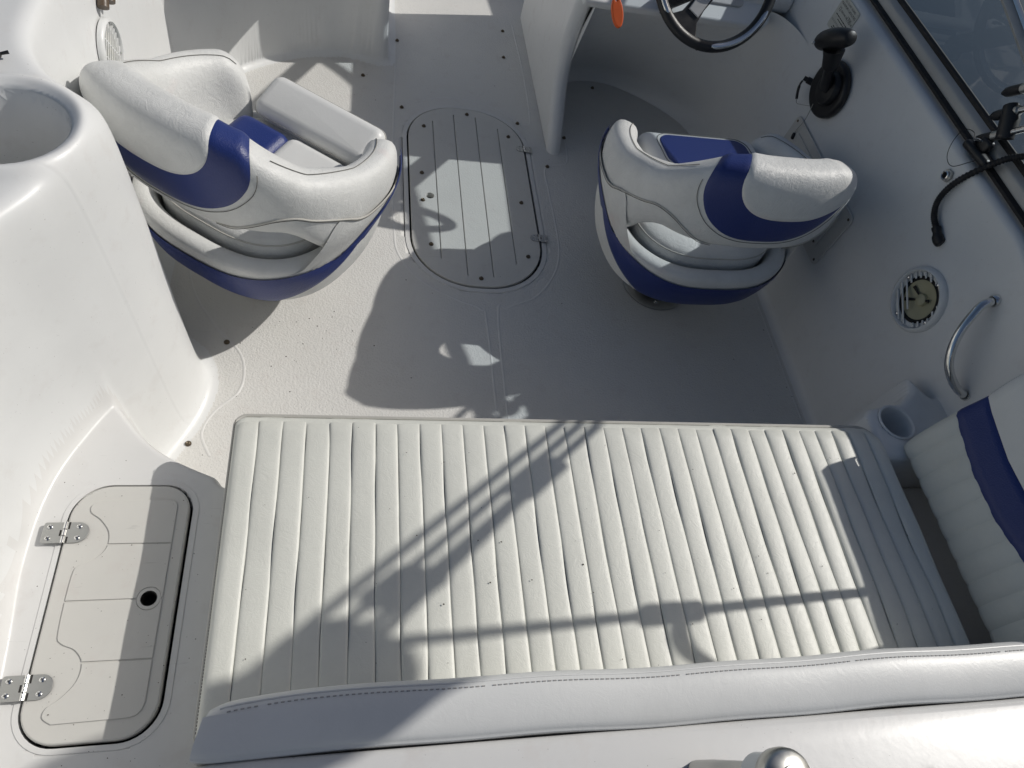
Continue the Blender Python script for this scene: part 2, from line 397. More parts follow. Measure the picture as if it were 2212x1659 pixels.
# vertex normals from the whole surface so that the parts meet without a shading seam
du = np.gradient(allV.reshape(nyv, nxv, 3), axis=1); dv = np.gradient(allV.reshape(nyv, nxv, 3), axis=0)
NN = np.cross(du, dv); NN /= np.linalg.norm(NN, axis=-1, keepdims=True) + 1e-12; NN = NN.reshape(-1, 3)
ii, jj = np.meshgrid(np.arange(nyv - 1), np.arange(nxv - 1), indexing='ij')
q0 = (ii * nxv + jj).ravel(); quads = np.stack([q0, q0 + 1, q0 + nxv + 1, q0 + nxv], -1)
fw = who[:-1, :-1].ravel().copy()
fc = allV[quads].mean(1); fw[(fc[:, 0] > 1.36) & (np.hypot(fc[:, 1] - 1.003, fc[:, 2] - 0.482) < 0.064)] = 99
fw[(np.hypot((fc[:, 0] + 0.512) / 1.05, fc[:, 1] - 0.962) < 0.0855)] = 99
def liner_part(name, idx, mat, parent):
    fs = quads[np.isin(fw, idx)]; used, inv = np.unique(fs, return_inverse=True); inv = inv.reshape(fs.shape)
    me = bpy.data.meshes.new(name); me.vertices.add(len(used)); me.vertices.foreach_set('co', allV[used].ravel())
    n = len(fs); me.loops.add(n * 4); me.loops.foreach_set('vertex_index', inv.ravel().astype(np.int32)); me.polygons.add(n)
    me.polygons.foreach_set('loop_start', np.arange(0, n * 4, 4, dtype=np.int32)); me.polygons.foreach_set('loop_total', np.full(n, 4, np.int32))
    me.update(calc_edges=True); o = link_mesh(name, me, mat, parent, sharp=0)
    me.normals_split_custom_set_from_vertices([tuple(v) for v in NN[used]]); return o
floor = liner_part('cockpit_floor', [0], M['floor'], boat)
side = liner_part('side_wall', [1], M['gel'], boat)
port = liner_part('moulded_side_pod', [2], M['gel'], boat); port['label'] = 'tall white moulding with a round storage well in its top'
mk('storage_well', *lathe([(0.0882, 0.7625), (0.0868, 0.7575), (0.0838, 0.742), (0.0822, 0.72), (0.0808, 0.69), (0.075, 0.58), (0.070, 0.54), (0.061, 0.516), (0.045, 0.510), (0, 0.510)], 72, Matrix.Translation((-0.512, 0.962, 0.0)) @ Matrix.Diagonal((1.05, 1, 1, 1))), M['gel'], port, sharp=0)
bench = liner_part('bench_base', [3], M['gel_deck'], boat)
ledge_o = liner_part('cup_ledge', [4], M['gel'], boat)
bulk_o = liner_part('footwell_bulkhead', [5], M['gel'], boat)

# starboard footwell: a curved wall leaning aft up to the dashboard
bot = smooth_path([(0.735, 2.30, 0), (0.75, 2.46, 0), (0.83, 2.545, 0), (0.98, 2.57, 0), (1.13, 2.515, 0), (1.26, 2.42, 0), (1.345, 2.31, 0), (1.372, 2.15, 0), (1.374, 1.95, 0)], 6)
topc = smooth_path([(0.735, 2.12, .56), (0.75, 2.13, .56), (0.86, 2.14, .56), (1.0, 2.14, .56), (1.13, 2.145, .56), (1.26, 2.155, .56), (1.345, 2.14, .56), (1.388, 2.06, .56), (1.40, 1.95, .56)], 6)
rows = []
for k in range(15):
    t = k / 14; zz = 0.56 * t; row = []
    for a, b in zip(bot, topc):
        f = 0.0 if t > 0.12 else ((0.12 - t) / 0.12) ** 2 * 0.05
        p = a.lerp(b, t); c = Vector((1.02, 2.1, p.z)); dr = (c - p); dr.z = 0
        p = p + dr.normalized() * f if dr.length > 1e-6 else p
        row.append((p.x, p.y, zz + 0.001))
    rows.append(row)
V, Fq = grid(rows); mk('footwell_wall', V, Fq, M['gel'], boat, sharp=0)

# starboard console side panel along the walkway, knee towards the stern
def xpanel(name, loop_yz, x0, x1, mat, bev):
    return plate(name, [[(y, z) for y, z in loop_yz]], x0, x1, mat, boat, Matrix(((0, 0, 1, 0), (1, 0, 0, 0), (0, 1, 0, 0), (0, 0, 0, 1))), bev, 3)
kn = smooth_path([(2.02, -0.02, 0), (2.05, 0.03, 0), (2.13, 0.12, 0), (2.20, 0.21, 0), (2.215, 0.32, 0), (2.19, 0.45, 0), (2.13, 0.585, 0)], 6)
xpanel('console_side', [(p.x, p.y) for p in kn] + [(2.94, 0.585), (2.94, -0.02)], 0.688, 0.742, M['gel'], 0.026)
# tops of the consoles, bow floor and hull shell
mb = MB(); mb.add(*rounded_box(0.68, 0.80, 0.10, 0.02, 4, Matrix.Translation((-0.225, 2.54, 0.555)))); mb.build('glovebox', M['gel'], boat)
mb = MB(); mb.add(*rounded_box(0.70, 0.76, 0.06, 0.02, 4, Matrix.Translation((1.05, 2.55, 0.575)))); mb.build('console_top', M['gel'], boat)
mb = MB(); mb.add(*rounded_box(0.55, 0.04, 0.62, 0.015, 3, Matrix.Translation((1.02, 2.92, 0.29)))); mb.build('console_front', M['gel'], boat)
mk('bow_floor', [(-0.86, 3.0, 0.0), (1.5, 3.0, 0.0), (1.2, 4.3, 0.02), (0.4, 5.0, 0.03), (-0.5, 4.3, 0.02)], [(0, 1, 2, 3, 4)], M['floor'], boat)
hull_in = smooth_path([(1.495, -0.5, 0), (1.495, 1.5, 0), (1.50, 2.9, 0), (1.36, 3.7, 0), (0.98, 4.5, 0), (0.40, 5.0, 0), (-0.18, 4.5, 0), (-0.60, 3.7, 0), (-0.86, 2.9, 0), (-0.858, 1.5, 0), (-0.858, -0.5, 0)], 6)
rows = []
for dz, off in ((0.0, 0.0), (0.73, -0.045), (0.748, -0.030), (0.748, 0.0), (0.735, 0.025), (0.69, 0.035), (0.60, 0.025), (0.2, -0.02), (-0.3, -0.15), (-0.62, -0.5)):
    row = []
    for i, p in enumerate(hull_in):
        c = Vector((0.4, min(p.y, 2.6), 0)); n = Vector((p.x - 0.4, (p.y - c.y) * 0.9, 0)); n = n.normalized() if n.length else n
        zz = dz + (0.01 if p.x < 0.3 and 0.7 < dz else 0)
        row.append((p.x + n.x * off, p.y + n.y * off, zz))
    rows.append(row)
V, Fq = grid(rows); mk('hull_side', V, Fq, M['gel'], boat)
# engine cover / transom deck at the stern
rows = []
ycs = [(0.0925, 0.24), (0.0925, 0.53), (0.0915, 0.538), (0.088, 0.5435), (0.080, 0.5465), (0.05, 0.549), (-0.05, 0.554), (-0.5, 0.56), (-0.62, 0.53), (-0.65, 0.3)]
for x, sx in ((-0.205, 0.0), (-0.203, 0.5), (-0.195, 0.8), (-0.175, 0.93), (-0.145, 0.985), (-0.10, 1.0), (0.5, 1.005), (1.05, 1.003), (1.40, 1.0)):
    rows.append([(x, y - 0.03 * (1 - sx) + (0.012 * max(0.0, 1 - (x + 0.15) / 1.2) if y > 0.04 else 0), 0.24 + (z - 0.24) * sx) for y, z in ycs])
V, Fq = grid(rows); mk('engine_cover', V, [tuple(reversed(f)) for f in Fq], M['gel_deck'], boat, sharp=60)

# ---- floor details: raised moulding beads and snap studs
def bead(path, nm='moulding_bead', z=0.0, w_=0.0035, h_=0.0010):
    mk(nm, *tube([(p.x, p.y, z) for p in smooth_path(path, 8)], (w_, h_), 8, flat=(0, 0, 1)), M['floor_smooth'], floor)
bead([(0.80, 2.46, 0), (0.775, 2.36, 0), (0.772, 2.2, 0), (0.765, 2.02, 0), (0.74, 1.985, 0), (0.69, 1.97, 0), (0.668, 1.935, 0), (0.668, 1.85, 0), (0.670, 1.7, 0), (0.665, 1.55, 0), (0.63, 1.44, 0), (0.56, 1.35, 0), (0.47, 1.30, 0), (0.435, 1.25, 0), (0.43, 0.64, 0)])
bead([(0.40, 0.64, 0), (0.40, 1.22, 0), (0.385, 1.29, 0), (0.32, 1.32, 0), (0.22, 1.38, 0), (0.15, 1.48, 0), (0.135, 1.6, 0), (0.135, 1.9, 0), (0.155, 2.6, 0)])
bead([(0.645, 2.85, 0), (0.655, 2.5, 0), (0.648, 2.22, 0), (0.625, 2.185, 0), (0.59, 2.19, 0), (0.53, 2.255, 0), (0.42, 2.29, 0), (0.30, 2.28, 0), (0.20, 2.225, 0)])
bead([(-0.30, 0.80, 0), (-0.325, 0.86, 0), (-0.305, 0.92, 0), (-0.255, 0.98, 0), (-0.248, 1.05, 0), (-0.27, 1.11, 0), (-0.33, 1.18, 0), (-0.40, 1.3, 0), (-0.43, 1.45, 0), (-0.44, 1.75, 0)])
bead([(0.80, 2.46, 0), (0.88, 2.515, 0), (1.0, 2.525, 0), (1.12, 2.48, 0), (1.23, 2.39, 0), (1.305, 2.28, 0), (1.33, 2.15, 0), (1.335, 1.6, 0), (1.335, 0.7, 0)])
stud_me = None
def stud(x, y, z, parent):
    global stud_me
    if stud_me is None:
        V, Fq = lathe([(0.0075, 0), (0.0072, 0.0016), (0.0052, 0.002), (0.0048, 0.0052), (0.0036, 0.0062), (0.0030, 0.0058), (0.0, 0.0035)], 12)
        stud_me = bpy.data.meshes.new('snap_stud'); stud_me.from_pydata([tuple(v) for v in V], [], Fq); stud_me.update()
    o = link_mesh('snap_stud', stud_me, M['brass'], parent); o.location = (x, y, z); return o
STUDS = [(0.160, 2.61), (0.583, 2.60), (0.033, 2.356), (0.170, 2.197), (0.595, 2.185), (0.754, 2.375), (0.940, 2.475), (1.247, 2.421), (0.768, 2.133), (0.680, 1.960), (0.033, 2.09), (-0.128, 2.452),
         (-0.497, 1.41), (-0.298, 1.13), (-0.350, 0.832), (1.362, 1.452), (0.598, 2.79)]
for x, y in STUDS: stud(x, y, 0.0012, floor)

# ------------------------------------------------------------------ screws and hinges
def screw_head(mb_c, mb_s, mw, r=0.0045):
    V, Fq = lathe([(r, 0), (r * .9, r * .35), (r * .45, r * .62), (0, r * .66)], 14, mw); mb_c.add(V, Fq)
    for a in (0.4, 0.4 + math.pi / 2):
        mb_s.add(*rounded_box(r * 1.15, r * 0.26, r * 0.2, r * 0.09, 1, mw @ Matrix.Translation((0, 0, r * .62)) @ Matrix.Rotation(a, 4, 'Z')))
def hinge(parent, loc, rz, s=1.0):
    """butt hinge: square leaf on -x, rounded leaf on +x, pin along y"""
    m = Matrix.Translation(loc) @ Matrix.Rotation(rz, 4, 'Z') @ Matrix.Scale(s, 4)
    sq = rrect(-0.034, -0.019, -0.002, 0.019, (0.001, 0.004, 0.004, 0.001), 3)
    h = plate('hinge', [sq], 0, 0.0024, M['brushed'], parent, m, 0.0006, 1)
    rd = [(0.003, -0.019), (0.020, -0.019)] + [(0.020 + 0.019 * math.sin(R_(a)), -0.019 * math.cos(R_(a))) for a in range(10, 171, 10)] + [(0.020, 0.019), (0.003, 0.019)]
    plate('hinge_leaf', [rd], 0, 0.0024, M['brushed'], h, None, 0.0006, 1)
    for y0, y1 in ((-0.019, -0.008), (-0.0065, 0.0045), (0.006, 0.019)):
        mk('knuckle', *tube([(0, y0, 0.0022), (0, y1, 0.0022)], 0.0035, 12), M['steel'], h)
    for qx, qy, ql in ((0.0062, 0.0125, 0.013), (-0.0058, -0.001, 0.011), (0.0062, -0.0135, 0.011)):  # solid dark boxes stand in for the shaded cutouts beside the knuckles
        mk('slot_shade', *rounded_box(0.0030, ql, 0.0010, 0.0004, 1, Matrix.Translation((qx, qy, 0.0024))), M['dark'], h)
    for sx, sy in ((-0.024, 0.0105), (-0.024, -0.0105), (0.022, 0.0105), (0.022, -0.0105)):
        a, b = MB(), MB(); screw_head(a, b, Matrix.Translation((sx, sy, 0.0024)), 0.0044)
        a.add(b.V, b.F); ob = a.build('screw', M['steel'], h)
        ob.data.materials.append(M['dark']); n0 = len(ob.data.polygons) - len(b.F)
        ob.data.polygons.foreach_set('material_index', [0] * n0 + [1] * len(b.F))
    return h

# ------------------------------------------------------------------ floor hatch
fh = thing('floor_hatch', 'oval grey floor hatch lid with plank grooves between the two seats', 'hatch', (HATCH[0], HATCH[1], 0))
ow, ol = 0.205, 0.425
outer = rrect(-ow, -ol, ow, ol, 0.188, 14)
slots = []
for x, l0, l1 in ((-0.118, -0.325, 0.335), (-0.040, -0.385, 0.385), (0.040, -0.385, 0.385), (0.118, -0.325, 0.335)):
    slots.append(rrect(x - 0.0016, l0, x + 0.0016, l1, 0.0015, 2))
hole = circle(-0.142, -0.05, 0.0135, 20)
plate('lid', [outer] + slots + [hole], -0.006, 0.0055, M['hatch_floor'], fh, None, 0.0012, 1)
plate('lid_core', [rrect(-ow + .01, -ol + .01, ow - .01, ol - .01, 0.178, 14), circle(-0.142, -0.05, 0.0125, 20)], -0.014, -0.0005, M['hatch_floor'], fh)
plate('rim', [rrect(-ow - .020, -ol - .020, ow + .022, ol + .020, 0.206, 14), rrect(-ow - .006, -ol - .006, ow + .008, ol + .006, 0.195, 14)], -0.02, 0.0022, M['floor_smooth'], fh, None, 0.001, 1)
plate('seal', [rrect(-ow - .012, -ol - .012, ow + .014, ol + .012, 0.2, 14)], -0.029, -0.022, M['rubber'], fh)
for x, y in ((0.010, 0.395), (-0.150, 0.300), (0.155, 0.295), (-0.165, 0.055), (-0.166, -0.075), (0.165, -0.045), (-0.147, -0.268), (0.160, -0.29), (0.0, -0.395)): stud(x, y, 0.0055, fh)
hinge(fh, (0.2085, 0.235, 0.0056), math.pi, 0.80); hinge(fh, (0.2085, -0.205, 0.0056), math.pi, 0.80)

# ------------------------------------------------------------------ side hatch on the aft deck
cx, cy = (SH[0] + SH[2]) / 2, (SH[1] + SH[3]) / 2; hw, hl = (SH[2] - SH[0]) / 2, (SH[3] - SH[1]) / 2
shh = thing('deck_hatch', 'tan rounded deck hatch lid with grooved panels and two steel hinges', 'hatch', (cx, cy, 0.28))
hole = circle(0.055, 0.003, 0.0125, 20)
lid_o = rrect(-hw, -hl, hw, hl, (0.048, 0.062, 0.055, 0.055), 10)
plate('lid', [lid_o, hole], -0.012, 0.006, M['hatch'], shh, None, 0.003, 2)
def pad_outline():
    pts = [(0.062, 0.182)]
    pts += [(0.062 + 0.014 * math.sin(R_(a)), 0.168 + 0.014 * math.cos(R_(a))) for a in range(0, 91, 30)]
    pts += [(0.076, 0.0), (0.076, -0.15)]
    pts += [(0.056 + 0.020 * math.cos(R_(a)), -0.158 - 0.022 * math.sin(R_(a))) for a in range(0, 91, 30)]
    left = smooth_path([(-0.05, -0.182, 0), (-0.064, -0.172, 0), (-0.062, -0.158, 0), (-0.045, -0.145, 0), (-0.028, -0.122, 0), (-0.026, -0.095, 0), (-0.04, -0.075, 0), (-0.062, -0.064, 0), (-0.070, -0.045, 0),
                        (-0.070, 0.045, 0), (-0.062, 0.064, 0), (-0.04, 0.075, 0), (-0.026, 0.095, 0), (-0.028, 0.122, 0), (-0.045, 0.145, 0), (-0.062, 0.158, 0), (-0.064, 0.172, 0), (-0.05, 0.182, 0)], 4)
    return pts + [(p.x, p.y) for p in left]
pad = pad_outline()
def clip_y(poly, y0, y1):
    def cut(pl, yv, keep):
        out = []
        for (ax, ay), (bx, by) in zip(pl, pl[1:] + pl[:1]):
            ia, ib = (ay >= yv) == keep, (by >= yv) == keep
            if ia: out.append((ax, ay))
            if ia != ib: t = (yv - ay) / (by - ay); out.append((ax + t * (bx - ax), yv))
        return out
    return cut(cut(poly, y0, True), y1, False)
gy_ = [-0.2, -0.0945, 0.003, 0.0995, 0.2]
for a, b in zip(gy_, gy_[1:]):
    lp = clip_y(pad, a + 0.0011, b - 0.0011)
    for i_, (p_, q_) in enumerate(zip(lp, lp[1:] + lp[:1])):        # notch round the finger hole
        if abs(p_[1] - q_[1]) < 1e-6 and abs(p_[1] - 0.003) < 0.003 and abs(p_[0] - q_[0]) > 0.06:
            lo = p_[1] < 0.003; arc_ = [(0.055 + (-1 if lo else 1) * 0.0185 * math.cos(R_(t_)), p_[1] + (-1 if lo else 1) * 0.0185 * math.sin(R_(t_))) for t_ in range(0, 181, 15)]
            if (q_[0] - p_[0] > 0) != lo: arc_.reverse()
            lp = lp[:i_ + 1] + arc_ + lp[i_ + 1:]; break
    loops = [lp]
    plate('pad_panel', loops, 0.0062, 0.0078, M['hatch'], shh, None, 0.0010, 1)
mk('finger_hole', *lathe([(0.0130, 0.0082), (0.0126, 0.0084), (0.0120, 0.0080), (0.0115, 0.001), (0.0122, -0.02), (0, -0.02)], 24, Matrix.Translation((0.055, 0.003, 0.0))), M['dark'], shh)
mk('finger_hole_rim', *lathe([(0.0190, 0.0062), (0.0184, 0.0078), (0.0155, 0.0082), (0.0130, 0.0081)], 24, Matrix.Translation((0.055, 0.003, 0.0))), M['hatch'], shh)
plate('rim', [rrect(-hw - .0125, -hl - .0125, hw + .0155, hl + .0125, (0.060, 0.073, 0.067, 0.067), 10), rrect(-hw - .0035, -hl - .004, hw + .0055, hl + .004, (0.052, 0.064, 0.058, 0.058), 10)], -0.03, 0.0012, M['gel_deck'], shh, None, 0.0006, 1)
plate('seal', [rrect(-hw - .006, -hl - .006, hw + .01, hl + .006, 0.06, 10)], -0.046, -0.035, M['rubber'], shh)
hinge(shh, (-hw - 0.001, 0.122, 0.0065), 0.0, 0.98); hinge(shh, (-hw - 0.001, -0.127, 0.0065), 0.0, 0.98)

# ------------------------------------------------------------------ bench cushion with sewn pleats
bx0, bx1, by0, by1, ZT = -0.186, 1.166, 0.135, 0.676, 0.42
bc = thing('bench_cushion', 'cream pleated vinyl bench cushion across the stern', 'cushion', ((bx0 + bx1) / 2, (by0 + by1) / 2, 0.283))
inv_bc = Matrix.Translation((-(bx0 + bx1) / 2, -(by0 + by1) / 2, -0.283))
body = rrect(bx0 - 0.002, by0, bx1 + 0.002, by1 - 0.004, (0.045, 0.022, 0.02, 0.02), 8)
plate('cushion_body', [body], 0.283, ZT - 0.006, M['piping'], bc, inv_bc, 0.012, 3).data.materials[0] = M['cream']
NP = 33; pit = (bx1 - bx0) / NP
def corner_y(x):
    """front edge of the cushion with its rounded corners"""
    y = by1
    if x > bx1 - 0.045: y -= 0.045 - math.sqrt(max(0, 0.045 ** 2 - (x - bx1 + 0.045) ** 2))
    if x < bx0 + 0.02: y -= 0.02 - math.sqrt(max(0, 0.02 ** 2 - (bx0 + 0.02 - x) ** 2))
    return y
wob = rng.normal(0, 1, (NP + 1, 6))
def seam_x(i, y):
    t = (y - by0) / (by1 - by0); x = bx0 + i * pit
    if 0 < i < NP:
        x += 0.0006 * (wob[i, 0] * math.sin(3 * t + wob[i, 1]) + wob[i, 2] * math.sin(7 * t + wob[i, 3]) * 0.6)
        if i > 26: x += 0.004 * math.sin((t - 0.1) * 9) * (i - 26) / 7 * math.exp(-((t - 0.3) / 0.2) ** 2)
    return x
for i in range(NP):
    rows = []
    ny_, nx_ = 26, 11
    QN = (0, .02, .05, .11, .22, .4, .6, .78, .89, .95, .98, 1.0); pf = 0.0018 + 0.0036 * max(0, (i - 18) / 15)
    for a in range(ny_ + 1):
        t = a / ny_; row = []
        tt = t if t < 0.9 else 0.9 + (t - 0.9) * 1.0
        for b in range(nx_ + 1):
            q = QN[b]; yv = by0 + (by1 - by0) * tt
            x = seam_x(i, yv) * (1 - q) + seam_x(i + 1, yv) * q
            yb = by0 + (corner_y(x) - by0) * tt
            puff = (pf * (1 - abs(2 * q - 1) ** 3.2) + 0.0022 * (1 - abs(2 * q - 1) ** 16)) * (0.9 + 0.1 * math.sin(9 * t + i)) * (1 - 0.75 * max(0, (t - 0.93) / 0.07))
            z = ZT - 0.0050 + puff
            e = (by1 - by0) * (1 - tt)
            if e < 0.018: z -= 0.016 * (1 - e / 0.018) ** 2
            ex = min(x - bx0, bx1 - x)
            if ex < 0.012: z -= 0.007 * (1 - ex / 0.012) ** 2
            z += 0.0012 * math.sin(6.1 * t + 1.7 * i) + 0.0009 * math.sin(17 * t + i * 2.3)
            row.append((x, yb, z))
        rows.append(row)
    V, Fq = grid(rows); V = [inv_bc @ Vector(v) for v in V]
    mk('pleat', V, [tuple(reversed(f)) for f in Fq], M['cream'], bc, sharp=0)
edge = [(x, y, ZT - 0.019) for x, y in rrect(bx0 - 0.001, by0, bx1 + 0.001, by1 + 0.001, (0.046, 0.021, 0.02, 0.02), 8)]
mk('piping', *tube([inv_bc @ Vector(p) for p in edge], 0.0042, 8, closed=True), M['piping'], bc)
mb = MB()
for k in range(110):
    y = by0 + 0.02 + k * (by1 - by0 - 0.03) / 110
    mb.add(*tube([inv_bc @ Vector((bx0 - 0.0008, y, ZT - 0.0125)), inv_bc @ Vector((bx0 - 0.0008, y + 0.003, ZT - 0.0125))], 0.0008, 5))
mb.build('stitching', M['thread'], bc)

# ------------------------------------------------------------------ stern backrest pad
bp = thing('long_bolster', 'long white vinyl backrest pad along the engine cover', 'cushion', (0.5, 0.13, 0.42))
sec = [(0.178, 0.425), (0.180, 0.50), (0.179, 0.535), (0.174, 0.552), (0.164, 0.561), (0.150, 0.564), (0.125, 0.562), (0.104, 0.556), (0.096, 0.548), (0.093, 0.535), (0.092, 0.425)]
sp_ = [(0, a, b) for a, b in sec]; sec_s = smooth_path(sp_, 3)
def pad_row(x):
    f = 1 - 0.35 * max(0, (-0.12 - x) / 0.036) ** 2; cyy = 0.132
    wv = 0.0015 * math.sin(x * 9) + 0.001 * math.sin(x * 23 + 1)
    skew = -0.030 * max(0.0, (-0.02 - x) / 0.13) ** 2.2
    row = []; sh_y = 0.013 * max(0.0, 1 - (x + 0.15) / 1.2)
    for p in sec_s:
        top = max(0, p.z - 0.5) / 0.064
        yy = cyy + (p.y - cyy) * (0.6 + 0.4 * f) + wv + sh_y * (0.30 + 0.7 * (0.18 - p.y) / 0.09) + (skew if p.y > cyy + .02 else 0.0) * 0.35
        row.append(Vector((x - 0.02 * (1 - (p.y - 0.09) / 0.09) * max(0, 1 - (x + .156) / .2), yy, 0.425 + (p.z - 0.425) * (0.85 + 0.15 * f) + wv * 0.6 * top)))
    return row
rows = [pad_row(x) for x in [-0.150, -0.147, -0.140, -0.129, -0.115, -0.088] + list(np.linspace(-0.05, 1.42, 60))]
V, Fq = grid(rows); mo = Matrix.Translation((-0.5, -0.13, -0.42))
capF = [tuple(range(len(sec_s)))]
mk('pad', [mo @ Vector(v) for v in V], Fq + capF, M['vinyl_clean'], bp, sharp=50)
mb = MB()
ks = min(range(len(sec_s)), key=lambda i: abs(sec_s[i].y - 0.158) + 10 * (sec_s[i].z < 0.55))
for k in range(195):
    x = -0.125 + k * 0.0078
    if abs((k % 37) - 5) < 1: continue
    a_, b_ = pad_row(x)[ks] + Vector((0, 0, 0.0006)), pad_row(x + 0.0044)[ks] + Vector((0, 0, 0.0006))
    mb.add(*tube([mo @ a_, mo @ b_], 0.0009, 5))
mb.build('stitching', M['thread_light'], bp)
mk('seam_welt', *tube([mo @ (pad_row(x)[ks - 2] + Vector((0, 0, 0.0002))) for x in np.linspace(-0.135, 1.40, 90)], 0.0016, 6), M['vinyl_clean'], bp)

# ------------------------------------------------------------------ pleated side cushion on the starboard side
sc_ = thing('side_cushion', 'white side cushion with cream pleats and a blue band by the cup holder', 'cushion', (1.27, 0.4, 0.42))
ms = Matrix.Translation((-1.27, -0.4, -0.42))
# front face profile (x, z): lower pleats lean back, blue band, white shoulder rolling to the side
prof = [Vector((1.232, 0, 0.405)), Vector((1.238, 0, 0.44)), Vector((1.252, 0, 0.49)), Vector((1.272, 0, 0.535)), Vector((1.292, 0, 0.575)), Vector((1.312, 0, 0.62)), Vector((1.332, 0, 0.668)), Vector((1.352, 0, 0.70)), Vector((1.378, 0, 0.712))]
pp = smooth_path(prof, 10); NPR = len(pp) - 1
def side_pt(t, y, lift=0.0):
    f = t * NPR; i = min(int(f), NPR - 1); p = pp[i].lerp(pp[i + 1], f - i); d = (pp[i + 1] - pp[i]).normalized(); n = Vector((-d.z, 0, d.x))
    return Vector((p.x + n.x * lift, y, p.z + n.z * lift))
def y_front(t): return 0.645 - 0.012 * (1 - t) - 0.02 * max(0, t - 0.8)
rows = []
for a in range(31):
    t = a / 30; row = []
    yf = y_front(t)
    for b in range(25):
        u = b / 24; y = 0.02 + (yf - 0.02) * u; lf = -0.028 * max(0, (y - yf + 0.02) / 0.02) ** 2.5
        row.append(side_pt(t, y, lf))
    rows.append(row)
V, Fq = grid(rows); mk('cushion_body', [ms @ Vector(v) for v in V], [tuple(reversed(f)) for f in Fq], M['vinyl_clean'], sc_, sharp=0)
# forward end panel
V = [ms @ Vector(r[-1]) for r in rows] + [ms @ Vector((1.385, y_front(1.0) - 0.02, 0.41))]
mk('end_panel', V, [tuple(range(len(V)))], M['vinyl_clean'], sc_)
V = [ms @ Vector(r[0]) for r in rows] + [ms @ Vector((1.385, 0.02, 0.41))]
mk('end_panel', V, [tuple(reversed(range(len(V))))], M['vinyl_clean'], sc_)
def t_edge(y, off):      # border between pleats and blue band drops towards the stern
    return float(np.interp(y, (-0.2, 0.1, 0.2, 0.3, 0.4, 0.5, 0.6, 0.67), (0.72, 0.50, 0.41, 0.345, 0.31, 0.315, 0.355, 0.40))) + off
npl = 13
for i in range(npl):
    y1_ = 0.640 - i * 0.046; y0_ = y1_ - 0.046; rows = []
    for b in range(9):
        q = b / 8; y = y1_ + (y0_ - y1_) * q; row = []
        for a in range(15):
            t = (0.0 + a / 14 * max(0.06, t_edge(y, 0.0))); lift = 0.011 + 0.0038 * (1 - abs(2 * q - 1) ** 3.0)
            if i == 0: lift -= 0.012 * max(0, 1 - q * 2.2) ** 2
            if a == 0: lift -= 0.01
            row.append(side_pt(t, y + (t - 0.2) * 0.03, lift))
        rows.append(row)
    V, Fq = grid(rows); mk('pleat', [ms @ Vector(v) for v in V], Fq, M['cream'], sc_, sharp=0)
rows = []
for b in range(40):
    y = 0.660 - b * 0.0165; row = []
    for a in range(9):
        e = a / 8; wd = 0.20 - 0.02 * b / 39
        t = max(0.03, t_edge(y, 0.0)) - 0.012 + wd * e; yy = min(y + (t - 0.2) * 0.03, y_front(t) + 0.004)
        row.append(side_pt(t, yy, 0.0190 - (0.005 if a in (0, 8) else 0) - 0.02 * max(0, 1 - b / 1.5)))
    rows.append(row)
V, Fq = grid(rows); mk('blue_band', [ms @ Vector(v) for v in V], Fq, M['blue'], sc_, sharp=0)
rows = []
for b in range(40):
    y = 0.664 - b * 0.0165; row = []
    for a in range(13):
        e = a / 12; t0 = max(0.03, t_edge(y, 0.0)) + 0.175; t = min(t0 + (1.0 - t0) * e, 1.0); yy = min(y + (t - 0.2) * 0.02, y_front(t) + 0.008)
        row.append(side_pt(t, yy, 0.0185 + 0.018 * math.sin(math.pi * min(1, e * 1.1)) - 0.02 * max(0, 1 - b / 2.0)))
    rows.append(row)
V, Fq = grid(rows); mk('top_panel', [ms @ Vector(v) for v in V], Fq, M['vinyl_clean'], sc_, sharp=0)

